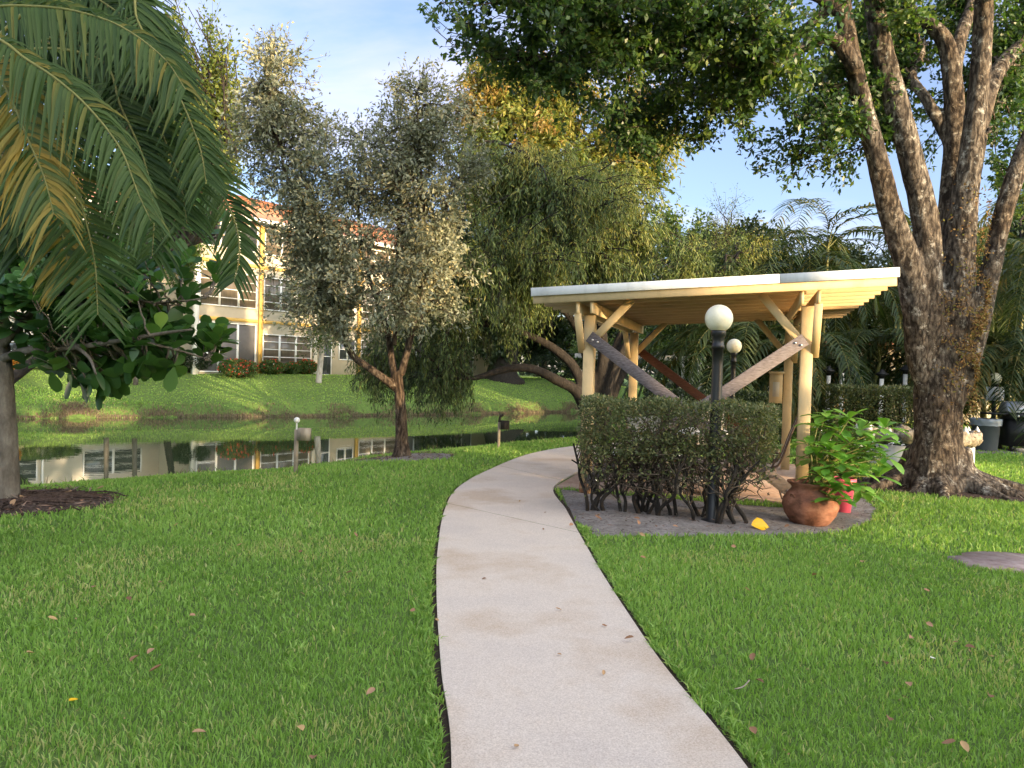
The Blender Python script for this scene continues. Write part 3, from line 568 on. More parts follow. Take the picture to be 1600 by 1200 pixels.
p = p[(p[:, 2] > .42) | ((p[:, 0] < .55) & (p[:, 2] > .16)) | ((g.random(n) < .06) & (p[:, 2] > .15))]; c = np.round(p * 4.2) / 4.2; k = g.random(len(p)) < .75; p[k] = p[k] * .65 + c[k] * .35 + g.normal(0, .02, (k.sum(), 3)); n = len(p)
leaves(mb, f(p), rnd_dir(g, n) + [0, 0, .2], rnd_dir(g, n) + [0, 0, 1], .05 * g.uniform(.6, 1.3, n), .026, tint=g.beta(2.5, 2.5, n))
mb.build('foliage', M_hedge, h1)
tw = []; ends = []
for k in range(11):
    x = .16 + k * (hl - .55) / 10 + g.normal(0, .05); y = -.42 + g.normal(0, .1); mb = MB()
    for j in range(g.integers(2, 4)):
        t_ = np.array([x + g.normal(0, .24), y + g.normal(0, .14), g.uniform(.55, .85)]); pth = wob(g, np.array([x + g.normal(0, .03), y + g.normal(0, .03), -.03]), t_, 5, .045); tubes(mb, [f(pth)], np.linspace(.026, .012, 14)[None] * g.uniform(.7, 1.15), 7)
        for _ in range(11):
            s0 = pth[g.integers(4, 13)]; e = s0 + [g.normal(0, .2), g.normal(0, .14), g.uniform(.1, .5)]; e[2] = min(e[2], 1.22); e[0] = np.clip(e[0], .04, hl - .04); e[1] = np.clip(e[1], -.72, -.08); q_ = wob(g, s0, e, 5, .03); tw.append(f(q_)); ends.append(q_[-1])
    mb.build('stem', M_barkd, h1)
ends = np.array(ends)
for e in ends[g.integers(0, len(ends), 420)]:
    a = e + g.normal(0, .06, 3); b = a + [g.normal(0, .16), g.normal(0, .12), g.normal(.02, .14)]; b[2] = min(b[2], 1.25); a[0], b[0] = np.clip([a[0], b[0]], .0, hl); a[1], b[1] = np.clip([a[1], b[1]], -.75, -.05); tw.append(f(wob(g, a, b, 4, .02)))
mb = MB(); tubes(mb, np.array(tw), np.linspace(.008, .0025, 14)[None], 4); mb.build('branches', M_twig, h1)
def hedge(name, label, lo, hi, base, rz, n, L, W, mat=M_hedge, group=None, top=.4):
    h = thing(name, label, 'hedge' if 'hedge' in name else 'shrub', base, rz, group); g = np.random.default_rng(int(abs(base[0]) * 97 + n)); mb = MB(); m2 = MB(); c = .1
    hedge_leaves(mb, lo, hi, h, n, g, L, W, .08, top); mb.build('foliage', mat, h); mb = MB(); f = Local(h)
    for k in range(max(3, int((hi[0] - lo[0]) / .45))):
        x = g.uniform(lo[0] + .1, hi[0] - .1); y = g.uniform(lo[1] + .1, hi[1] - .1); tubes(mb, [f(wob(g, np.array([x, y, -.05]), np.array([x + g.normal(0, .15), y, hi[2] * .8]), 4, .05))], .02, 5)
        for _ in range(10): tubes(mb, [f(wob(g, np.array([x, y, g.uniform(.1, .6) * hi[2]]), np.array([np.clip(x + g.normal(0, .35), lo[0], hi[0]), np.clip(y + g.normal(0, .3), lo[1], hi[1]), hi[2] * g.uniform(.5, .95)]), 4, .03))], .008, 4)
    mb.build('stems', M_barkd, h); return h
q = P(1309, 640, 18.0); hedge('box_hedge', 'square cut hedge behind the stone planter, left of the big trunk', (0, 0, .1), (2.3, 1.3, 1.40), (q[0], q[1], 0), R(-6), 15000, .07, .04)
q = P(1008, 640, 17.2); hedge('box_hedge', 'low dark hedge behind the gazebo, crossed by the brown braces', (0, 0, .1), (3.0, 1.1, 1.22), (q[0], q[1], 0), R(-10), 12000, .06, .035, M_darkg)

# ------------------------------------------------------------------ pots
pb = G(1280, 829); pc = np.array([pb[0], pb[1] + .26, .018])
pt_ = thing('terracotta_pot', 'weathered round bellied terracotta pot at the corner of the planting bed', 'pot', pc); mb = MB()
lathe(mb, [(0, 0), (.17, 0), (.20, .02), (.265, .11), (.295, .20), (.285, .275), (.235, .345), (.20, .385), (.205, .41), (.245, .445), (.25, .46), (.235, .462), (.19, .41), (.185, .36), (0, .36)], pc, 48); mb.build('body', M_terra, pt_, smooth=True)
for a in (R(205), R(300), R(60)):
    mb = MB(); d = np.array([math.cos(a), math.sin(a), 0]); t_ = np.array([-d[1], d[0], 0]); th = np.linspace(0, 6.283, 13)
    tubes(mb, [np.array([pc + d * (.262 + .012 * math.sin(q)) + t_ * .024 * math.cos(q) + [0, 0, .315 + .024 * math.sin(q)] for q in th])], .011, 6); mb.build('handle', M_terra, pt_)
mb = MB(); lathe(mb, [(0, .385), (.188, .385)], pc, 24); mb.build('soil', M_edge, pt_)
pp = thing('pot_plant', 'bright green broad leaved plant growing from the terracotta pot', 'plant', pc + [0, 0, .386]); g = np.random.default_rng(12); tw = []; LP, LD, LN, LL, LT = [], [], [], [], []
for x, y, dd in [(1278, 662, 0), (1262, 690, -.1), (1310, 668, .1), (1345, 672, 0), (1385, 668, .1), (1300, 700, -.25), (1330, 690, -.2), (1275, 705, -.2), (1360, 700, -.1), (1345, 735, -.25), (1318, 725, -.35), (1296, 730, -.35), (1375, 745, -.1), (1305, 765, -.4), (1335, 762, -.35), (1360, 715, .2), (1322, 650, .2), (1290, 645, .1), (1372, 690, -.25), (1285, 745, -.4), (1352, 770, -.2), (1268, 720, .1), (1388, 715, .15), (1333, 715, .3), (1310, 785, -.42), (1330, 650, -.1)]:
    tip = P(x, y, 8.42 + dd); b0 = pc + [g.normal(0, .05), g.normal(0, .05), .38]; mid = (b0 + tip) / 2 + [(tip[0] - b0[0]) * -.1, 0, .06]; tw.append(spline([b0, mid, tip], 10)); k = g.integers(9, 14); ph = g.uniform(0, 6.28)
    for j in range(k):
        a = ph + j * 2.4; el = g.uniform(-.15, .75); LD.append((math.cos(a) * math.cos(el), math.sin(a) * math.cos(el), math.sin(el))); LP.append(tip - unit(tip - mid) * g.uniform(0, .05)); LN.append((-math.cos(a) * .4, -math.sin(a) * .4, 1)); LL.append(g.uniform(.17, .29)); LT.append(np.clip(g.normal(.5, .22), 0, 1))
mb = MB(); tubes(mb, np.array(tw), np.linspace(.011, .005, 10)[None], 5); mb.build('stems', M_rach, pp)
mb = MB(); LL = np.array(LL); leaves(mb, LP, np.array(LD), np.array(LN), LL, LL * .40, OBOV, .25, g.uniform(.1, .5, len(LL)), np.array(LT)); mb.build('foliage', M_pot, pp, smooth=True)
def flowerplant(name, label, base, c, r, n, nf, L=.07):
    o = thing(name, label, 'plant', base); g = np.random.default_rng(n); b = np.array(base); tips = c + rnd_dir(g, 40) * r * g.uniform(.5, 1, (40, 1)); mb = MB()
    tubes(mb, np.array([spline([b, (b + t_) / 2 + [0, 0, .05], t_], 8) for t_ in tips]), .004, 4); mb.build('stems', M_rach, o); p = tips[g.integers(0, 40, n)] + g.normal(0, .045, (n, 3)); mb = MB()
    leaves(mb, p, rnd_dir(g, n) + [0, -.1, .2], rnd_dir(g, n) + [0, 0, 1], L * g.uniform(.6, 1.2, n), L * .42, LANC, .2, .3, g.random(n)); mb.build('foliage', M_green, o)
    mb = MB()
    for _ in range(nf):
        q = tips[g.integers(0, 40)] + [0, -.04, .04]; a = np.arange(5) * 1.2566; N = unit(np.array([g.normal(0, .4), -1, .5])); X_ = unit(np.cross(N, [0, 0, 1])); Y_ = np.cross(N, X_)
        D = np.cos(a)[:, None] * X_ + np.sin(a)[:, None] * Y_; leaves(mb, np.repeat(q[None], 5, 0), D, np.repeat(N[None], 5, 0), .024, .022, tint=.8)
    mb.build('flowers', M_flow, o); return o
kb = G(1318, 806); kp = thing('pink_pot', 'slim pink plastic pot half hidden behind the terracotta pot', 'pot', (kb[0] + .03, kb[1] + .12, .02)); kc = ROOT[kp.name][0]; mb = MB()
lathe(mb, [(0, 0), (.095, 0), (.135, .36), (.15, .365), (.15, .41), (.135, .41), (.125, .34), (0, .34)], kc, 32); mb.build('body', M_pink, kp, smooth=False); mb = MB(); lathe(mb, [(0, .37), (.128, .37)], kc, 20); mb.build('soil', M_edge, kp)
flowerplant('flower_plant', 'small leaved plant with white flowers in the pink pot', kc + [0, 0, .37], kc + [.02, -.05, .72], np.array([.34, .25, .30]), 520, 16, .08)
fp = G(1262, 792); flowerplant('flower_plant', 'dark leaved plant with white flowers beside the right front gazebo post', (fp[0] + .02, fp[1] + .1, 0), np.array([fp[0] + .12, fp[1] - .05, .68]), np.array([.3, .2, .36]), 520, 14, .08)

# stone planter
sp_ = G(1395, 733); rc = np.array([sp_[0] + .88, sp_[1] + .95, 0]); pl = thing('stone_planter', 'round whitewashed planter ringed with rough coral stones behind the big tree', 'planter', rc); mb = MB()
lathe(mb, [(1.0, -.05), (1.0, .40), (.9, .40), (.9, .1), (0, .1)], rc, 48); mb.build('base_ring', M_stw, pl); g = np.random.default_rng(8)
for k in range(15):
    a = k / 15 * 6.283 + g.normal(0, .04); d = np.array([math.cos(a), math.sin(a), 0]); t_ = np.array([-d[1], d[0], 0]); mb = MB(); th = np.linspace(-1.5708, 1.5708, 9); ph = np.arange(12) / 12 * 6.283; w = g.uniform(.19, .24); hh = g.uniform(.10, .14)
    pts = np.array([[rc + d * (1.0 + .13 * math.cos(q) * math.cos(f_)) + t_ * w * math.cos(q) * math.sin(f_) + [0, 0, .44 + hh + hh * math.sin(q)] for f_ in ph] for q in th]) + g.normal(0, .02, (9, 12, 3)); i = np.arange(12); s_ = np.arange(8)[:, None] * 12
    mb.add(pts.reshape(-1, 3), np.stack([s_ + i, s_ + (i + 1) % 12, s_ + 12 + (i + 1) % 12, s_ + 12 + i], -1).reshape(-1, 4)); mb.build('rim_stone', M_stone, pl)
    if k % 2 == 0 or 6 < k < 12:
        mb = MB(); c = rc + d * 1.03 + t_ * .08 + [0, 0, .43 + hh * 2 - .05]; lathe(mb, [(.075, 0), (.05, .06), (.022, .12), (.001, .16)], c, 7); mb.build('pointed_stone', M_stw, pl)
mb = MB(); n = 500; g = np.random.default_rng(4); a = g.uniform(0, 6.28, n); r_ = .8 * np.sqrt(g.random(n)); p = rc + np.stack([r_ * np.cos(a), r_ * np.sin(a), .15 + .35 * g.random(n)], 1); leaves(mb, p, rnd_dir(g, n) + [0, 0, .8], rnd_dir(g, n), .14, .06, LANC, .2, .3, g.random(n)); mb.build('planting', M_darkg, pl)

# grill corner
qg = G(1540, 706); px0 = np.array([qg[0], qg[1], 0])
mb = MB(); box(mb, (px0[0] - .75, px0[1] - .55, -.05), (px0[0] + 4.5, px0[1] + 2.4, .035)); tag(mb.build('grill_pad', surf('old_slab', [(.16, .15, .14), (.25, .235, .22)], 14, .9, .3)), None, None, kind='structure')
tc_ = thing('trash_can', 'grey plastic bin with a pale liner folded over its rim beside the grill', 'trash can', (px0[0] - .02, px0[1], .035)); c = ROOT[tc_.name][0]; mb = MB()
lathe(mb, [(0, 0), (.24, 0), (.25, .02), (.295, .70), (.315, .705), (.315, .735), (.29, .735), (.27, .4), (0, .3)], c, 36); mb.build('body', M_grey, tc_, smooth=False); mb = MB()
lathe(mb, [(.285, .70), (.322, .745), (.33, .74), (.325, .66), (.318, .60), (.322, .585)], c, 40); m = mb.v[0]; m += np.random.default_rng(2).normal(0, .006, m.shape); mb.build('liner', M_bag, tc_)
gr = thing('grill', 'black gas grill with a silver lid on the concrete pad at the right edge', 'grill', (px0[0] + .92, px0[1] + .15, .035)); f = Local(gr)
mb = MB(); boxf(mb, f, (-.42, -.25, .12), (.42, .25, .74)); mb.build('cabinet', M_black, gr); mb = MB(); boxf(mb, f, (-.43, -.29, .745), (.43, .25, .90)); mb.build('control_panel', M_black, gr)
for x in (-.3, -.15, 0, .15, .3):
    mb = MB(); tubes(mb, [[f((x, -.29, .825)), f((x, -.325, .825))]], .028, 12, cap=True); mb.build('knob', M_steel, gr)
mb = MB(); pr = [(-.27, .905), (-.27, .98), (-.20, 1.10), (-.05, 1.16), (.12, 1.14), (.22, 1.02), (.24, .905)]; n = len(pr); A = np.array([f((-.42, y, z)) for y, z in pr]); B = np.array([f((.42, y, z)) for y, z in pr]); k = np.arange(n - 1)
mb.add(np.vstack([A, B]), [np.stack([k, k + n, k + n + 1, k + 1], 1), np.array([np.arange(n)]), np.array([np.arange(n)[::-1] + n])]); lid = mb.build('lid', M_steel, gr); mb = MB(); tubes(mb, [[f((-.32, -.32, .97)), f((.32, -.32, .97))]], .014, 8, cap=True); mb.build('handle', M_steel, lid)
for s in (-1, 1):
    mb = MB(); boxf(mb, f, (s * .43 if s > 0 else -.86, -.24, .84), (.86 if s > 0 else -.43, .22, .88)); mb.build('side_shelf', M_black, gr)
    for y in (-.2, .2):
        mb = MB(); tubes(mb, [[f((s * .36 - .02, y, .06)), f((s * .36 + .02, y, .06))]], .06, 14, cap=True); mb.build('wheel', M_black, gr)
tr = thing('drip_tray', 'pale plastic tray lying under the black grill', 'tray', (px0[0] + .78, px0[1] - .12, .036)); f = Local(tr); mb = MB(); boxf(mb, f, (-.14, -.1, 0), (.14, .1, .012)); [boxf(mb, f, a, b) for a, b in (((-.16, -.12, .012), (.16, -.10, .075)), ((-.16, .10, .012), (.16, .12, .075)), ((-.16, -.099, .012), (-.14, .099, .075)), ((.14, -.099, .012), (.16, .099, .075)))]; mb.build('tub', M_stucco, tr)
# bollard lamps
for x, yc, lab in ((1295, 578, 'leftmost slim white bollard light with a black cap, next to the right gazebo post'), (1316, 574, 'white bollard light with a black cap in front of the brown door'), (1378, 583, 'short looking white bollard light whose dark cap fades into the palms'), (1415, 576, 'white bollard light with a wide black cap against the big trunk')):
    q = P(x, yc, 20.5); b = thing('bollard_light', lab, 'light', (q[0], q[1], 0), 0, 'white bollard lights behind the square hedge'); c = ROOT[b.name][0]; h = q[2] - .1; mb = MB(); lathe(mb, [(.055, -.03), (.055, h - .05), (0, h - .05)], c, 14); mb.build('pole', M_white, b); mb = MB(); lathe(mb, [(.06, h - .05), (.075, h + .02), (.12, h + .03), (.17, h + .07), (.16, h + .09), (.06, h + .15), (.05, h + .2), (0, h + .2)], c, 18); mb.build('cap', M_black, b)
# slab in lawn
mb = MB(); n = len(SLAB); mb.add(np.vstack([np.c_[SLAB, np.full(n, .035)], np.c_[SLAB, np.full(n, -.05)]]), [np.array([np.arange(n)]), np.array([(i, i + n, (i + 1) % n + n, (i + 1) % n) for i in range(n)])])
tag(mb.build('stepping_stone', M_slab), 'flat pinkish concrete slab sunk in the right lawn', 'slab')
# posts at the water
def wpost(px_, py_, top, label, cap):
    b = Gt(px_, py_); k = np.linalg.norm((b - EYE) @ fwd); d = float((b - EYE) @ fwd); h = float(P(px_, top, d)[2] - b[2]); o = thing('water_post', label, 'post', b); mb = MB(); board(mb, b - [0, 0, .1], b + [0, 0, h * .78], .055, .055, (0, 1, 0)); mb.build('stake', M_wood, o)
    mb = MB(); c = b + [.05, -.02, h * .70]; box(mb, c - [.02, .05, .09], c + [.16, .05, .09]); mb.build('meter_box', M_wood if cap else M_barkd, o)
    if cap:
        mb = MB(); tubes(mb, [[b + [0, 0, h * .78], b + [0, 0, h * .93]]], .012, 6); ball(mb, b + [0, 0, h * .95], .045, 12, 8); mb.build('float_cap', M_white, o)
    else: mb = MB(); tubes(mb, [spline([b + [0, 0, h * .78], b + [.02, 0, h * .95], b + [.08, 0, h]], 6)], .03, 6); mb.build('bracket', M_barkd, o)
wpost(462, 738, 652, 'grey stake with a brown box and white ball at the near water edge', True); wpost(779, 700, 648, 'grey stake with a dark box standing at the water right of the silver tree', False)
rb = Gt(28, 757); mb = MB(); tubes(mb, [spline([rb + [0, 0, -.1], rb + [.15, .1, .1], rb + [.34, .1, .30], rb + [.22, .12, .36]], 12)], .02, 7, cap=True); tag(mb.build('bent_pipe', M_black, origin=rb), 'thin dark bent pipe poking out at the water edge behind the left trunk', 'pipe')

# pergola far behind
qp = at(1065, 600, 27); pg = thing('pergola', 'small white pergola overgrown with vines seen through the gazebo', 'pergola', qp, R(-12)); f = Local(pg); ph_ = 2.15
for x, y in ((0, 0), (.35, .5), (.6, 0), (-3.4, 0), (-3.0, 2)):
    mb = MB(); board(mb, f((x, y, 0)), f((x, y, ph_)), .13, .13, (0, 1, 0)); mb.build('post', M_alu, pg)
for y in (0, 1.6):
    mb = MB(); board(mb, f((-3.8, y, ph_ + .08)), f((.9, y, ph_ + .08)), .06, .16); mb.build('beam', M_alu, pg)
for x in np.linspace(-3.6, .8, 9):
    mb = MB(); board(mb, f((x, -.4, ph_ + .21)), f((x, 2.0, ph_ + .21)), .05, .1); mb.build('rafter', M_alu, pg)
g = np.random.default_rng(77); n = 5000; p = np.stack([g.uniform(-4, 1.2, n), g.uniform(-.5, 2.2, n), ph_ + .2 + g.gamma(2, .14, n) - .25 * (g.random(n) < .3)], 1); mb = MB(); leaves(mb, f(p), rnd_dir(g, n), rnd_dir(g, n) + [0, 0, 1], .12, .06, tint=g.random(n)); mb.build('vine', M_green, pg)
q = at(1010, 622, 26); bk = thing('bucket', 'white bucket standing on the far lawn behind the gazebo', 'bucket', q); mb = MB(); lathe(mb, [(0, 0), (.2, 0), (.25, .5), (.27, .5), (.27, .53), (.24, .53), (.2, .1), (0, .1)], q, 24); mb.build('body', M_white, bk); mb = MB(); tubes(mb, [spline([q + [-.26, 0, .5], q + [-.18, -.1, .68], q + [.18, -.1, .68], q + [.26, 0, .5]], 12)], .008, 5); mb.build('handle', M_steel, bk)
# beige house at the right
hq = at(1290, 600, 31); hs = thing('house', 'low beige house wall with a brown door behind the palms', 'house', hq, R(-8)); f = Local(hs)
mb = MB(); boxf(mb, f, (-1.2, 0, -.2), (9, 6, 2.9)); mb.build('wall', M_beige, hs); mb = MB(); boxf(mb, f, (-1.6, -.5, 2.9), (9.4, 6.5, 3.08)); mb.build('roof', M_tile, hs)
mb = MB(); boxf(mb, f, (-.1, -.04, 0), (.8, -.002, 2.1)); dr = mb.build('door', M_brdoor, hs); mb = MB(); ball(mb, f((.7, -.08, 1)), .04, 10, 6); mb.build('handle', M_steel, dr)
mb = MB(); boxf(mb, f, (3, -.03, 1), (4.4, -.002, 2.1)); wf = mb.build('window', M_alu, hs); mb = MB(); boxf(mb, f, (3.08, -.04, 1.08), (4.32, -.031, 2.02)); mb.build('pane', M_glass, wf)

# ------------------------------------------------------------------ trees
def B(x, y, d, rx, ry, rd, w=1.0): return (P(x, y, d), np.array([rx * d / F, rd, ry * d / F]), w)
def tree(name, label, base, limbs, blobs, nT, nTw, nL, L, Wd, lmat, bmat, seed, cat='tree', group=None, tl=.5, hang=0.0, prof=None, up=.15, inner=.5, rb=.03, n=12, tint=.5, clump=.15, jit=.04, start_low=True, droop=.1, parts=True, tintz=None, S=30, rough=.09, vox=0):
    g = np.random.default_rng(seed); base = np.asarray(base, float); o = thing(name, label, cat, base, 0, group); mb = MB(); SP = []; SDr = []
    for k, (pts, r_) in enumerate(limbs):
        p, rr = limb(mb, pts, r_, n, S, rough, seed + k); SP.append(p[S // 3:]); SDr.append(unit(np.gradient(p, axis=0))[S // 3:])
    to = mb.build('trunk', bmat, o, smooth=True)
    if vox: md = to.modifiers.new('r', 'REMESH'); md.mode = 'VOXEL'; md.voxel_size = vox; md.use_smooth_shade = True; md = to.modifiers.new('s', 'SMOOTH'); md.iterations = 4; md.factor = .5
    SP = np.vstack(SP); SDr = np.vstack(SDr)
    C_ = np.array([b[0] for b in blobs]); Rr = np.array([b[1] for b in blobs]); w = np.array([b[2] for b in blobs]) * np.prod(Rr, 1) ** .667; bi = g.choice(len(blobs), nT, p=w / w.sum())
    t_ = C_[bi] + rnd_dir(g, nT) * Rr[bi] * (g.uniform(inner ** 3, 1, (nT, 1)) ** (1 / 3)); t_[:, 2] = np.maximum(t_[:, 2], base[2] + .3)
    D2 = np.linalg.norm(t_[:, None] - SP[None], axis=2) + 1.2 * np.maximum(0, SP[None, :, 2] - t_[:, None, 2] - .3) + g.random((nT, len(SP))) * .3; idx = D2.argmin(1); s0 = SP[idx]; dist = np.linalg.norm(t_ - s0, axis=1)[:, None]
    c = s0 + SDr[idx] * dist * .35 + [0, 0, 1] * dist * up; q = np.linspace(0, 1, 9)[None, :, None]
    path = (1 - q) ** 2 * s0[:, None] + 2 * q * (1 - q) * c[:, None] + q ** 2 * t_[:, None]; path[:, 1:-1] += g.normal(0, .03, (nT, 7, 3)) * dist[:, None]
    mb = MB(); tubes(mb, path, (rb * np.clip(dist / 1.5, .4, 2.2)) * (1 - .85 * np.linspace(0, 1, 9)[None] ** .8), 5)
    k = np.repeat(np.arange(nT), nTw); m = len(k); u_ = g.uniform(.4, 1, m) * 8; i0 = np.minimum(u_.astype(int), 7); fr = (u_ - i0)[:, None]; a = path[k, i0] * (1 - fr) + path[k, i0 + 1] * fr
    out = unit(t_ - C_[bi])[k]; pd = unit(path[:, -1] - path[:, 5])[k]; d = unit(.45 * pd + .5 * out + .75 * rnd_dir(g, m) + [0, 0, .1]); ln = tl * g.uniform(.5, 1.3, (m, 1)); q = np.linspace(0, 1, 5)[None, :, None]
    if hang: tp = a[:, None] + d[:, None] * ln[:, None] * .45 * (1 - (1 - q) ** 2) + np.array([0, 0, -1.0]) * ln[:, None] * hang * q ** 1.6 + g.normal(0, .02, (m, 5, 3))
    else: tp = a[:, None] + d[:, None] * ln[:, None] * q + [0, 0, 1] * ln[:, None] * .12 * q ** 2
    tp[..., 2] = np.maximum(tp[..., 2], base[2] + .12)
    tubes(mb, tp, (rb * .22) * (1 - .7 * np.linspace(0, 1, 5))[None], 3); mb.build('branches', bmat, o)
    kk = np.repeat(np.arange(m), nL); M_ = len(kk); u_ = g.uniform(.08, 1, M_) * 4; i0 = np.minimum(u_.astype(int), 3); fr = (u_ - i0)[:, None]; pp_ = tp[kk, i0] * (1 - fr) + tp[kk, i0 + 1] * fr; td = unit(tp[kk, np.minimum(i0 + 1, 4)] - tp[kk, i0])
    D = unit(td * (.9 if hang else .55) + rnd_dir(g, M_) * (.55 if hang else .9)); N = unit(rnd_dir(g, M_) + [0, -.1, .7]); cl = g.normal(0, clump, nT)[np.repeat(k, nL)]
    tn = tint + cl + g.normal(0, .16, M_)
    if tintz: tn = tn + tintz * (pp_[:, 2] - C_[:, 2].mean()) / (Rr[:, 2].max() + .1)
    mb = MB(); leaves(mb, pp_ + g.normal(0, jit, (M_, 3)), D, N, L * g.uniform(.6, 1.25, M_), Wd * g.uniform(.7, 1.2, M_), prof, .2, droop, np.clip(tn, 0, 1)); mb.build('crown', lmat, o); return o

# silver buttonwood on the near bank
bs = bsil; dS = float((bs - EYE) @ fwd); tS = lambda pts, dd=0: T(pts, dS + np.asarray(dd, float))
fork = tS([(622, 600)])[0]
tree('silver_tree', 'silver leaved tree with a forked orange brown trunk on the near bank by the path', bs,
     [(np.vstack([[bs - [0, 0, .1]], tS([(628, 690), (626, 640), (623, 605), (620, 580)])]), [.20, .115, .095, .085, .09]),
      (tS([(620, 606), (600, 592), (575, 574), (548, 552), (530, 505), (505, 440), (480, 380), (452, 290), (430, 200), (420, 130)], np.linspace(0, -.6, 10)), [.085, .075, .07, .06, .055, .045, .04, .03, .02, .01]),
      (tS([(618, 590), (612, 560), (606, 520), (590, 470), (570, 410), (560, 330), (565, 250), (575, 180)], np.linspace(0, .6, 8)), [.08, .065, .055, .045, .038, .03, .02, .01]),
      (tS([(626, 585), (636, 550), (646, 510), (655, 470), (668, 410), (690, 340), (715, 280)], np.linspace(0, -.5, 7)), [.075, .062, .05, .045, .035, .025, .012]),
      (tS([(616, 540), (620, 470), (622, 380), (625, 280), (640, 190)], np.linspace(0, .3, 5)), [.05, .042, .034, .025, .01]),
      (tS([(650, 490), (662, 400), (660, 310), (655, 220), (650, 150)], np.linspace(-.1, -.6, 5)), [.04, .034, .026, .018, .01])],
     [B(430, 125, dS - .4, 62, 70, .9), B(385, 230, dS - .3, 52, 90, .9), B(460, 240, dS - .2, 75, 75, 1.0), B(530, 290, dS - .6, 80, 85, 1.3), B(460, 370, dS - .5, 75, 70, 1.1), B(600, 240, dS, 70, 75, 1.2), B(655, 190, dS, 50, 72, 1.0), B(560, 360, dS - .5, 80, 80, 1.3),
      B(620, 360, dS - .7, 90, 90, 1.4), B(695, 290, dS - .2, 70, 100, 1.2), B(695, 400, dS - .3, 62, 85, 1.2), B(550, 470, dS - .7, 90, 65, 1.3), B(655, 470, dS - .6, 75, 70, 1.2), B(490, 480, dS - .3, 60, 50, .9, .8), B(720, 180, dS + .2, 40, 55, .8), B(450, 440, dS - .3, 50, 40, .7, .6)],
     430, 11, 12, .095, .040, M_silver, M_barks, 5, tl=.46, inner=.2, rb=.022, up=.12, clump=.15, vox=.016)
mb = MB(); g = np.random.default_rng(14)

# big oak on the right
dO = 11.3; tO = lambda pts, dd=0: T(pts, dO + np.asarray(dd, float)); nb = [((1462, 800), 0)]
trunk = np.vstack([[[6.4, 11.45, -.15]], tO([(1462, 770), (1462, 735), (1464, 690), (1466, 640), (1470, 580), (1474, 520), (1478, 470), (1480, 430), (1481, 400)])])
roots = []
for a, ln in ((3.4, 1.25), (2.7, 1.0), (4.3, .9), (5.1, 1.0), (5.9, 1.7), (.3, 1.2), (1.4, .8), (5.5, 1.2), (3.9, .7)):
    d = np.array([math.cos(a), math.sin(a), 0]); b0 = np.array([6.38, 11.45, 0]); roots.append((np.array([b0 + d * .22 + [0, 0, .55], b0 + d * .42 + [0, 0, .22], b0 + d * (.42 + ln * .45) + [0, 0, .05], b0 + d * (.42 + ln) + [0, 0, -.08]]), [.22, .17, .10, .04]))
def rooted(lims, n0=6):
    out = []
    for k, (p_, r_) in enumerate(lims):
        if k < n0:
            ax = P(1470 + .04 * (580 - 620), 640, dO); a0 = p_[0]; ax = np.array([ax[0] * .7 + a0[0] * .3, ax[1] * .7 + a0[1] * .3, a0[2] - .9]); p_ = np.vstack([[ax], p_]); r_ = [.06, r_[0] * .88] + list(r_[1:])
        out.append((p_, r_))
    return out
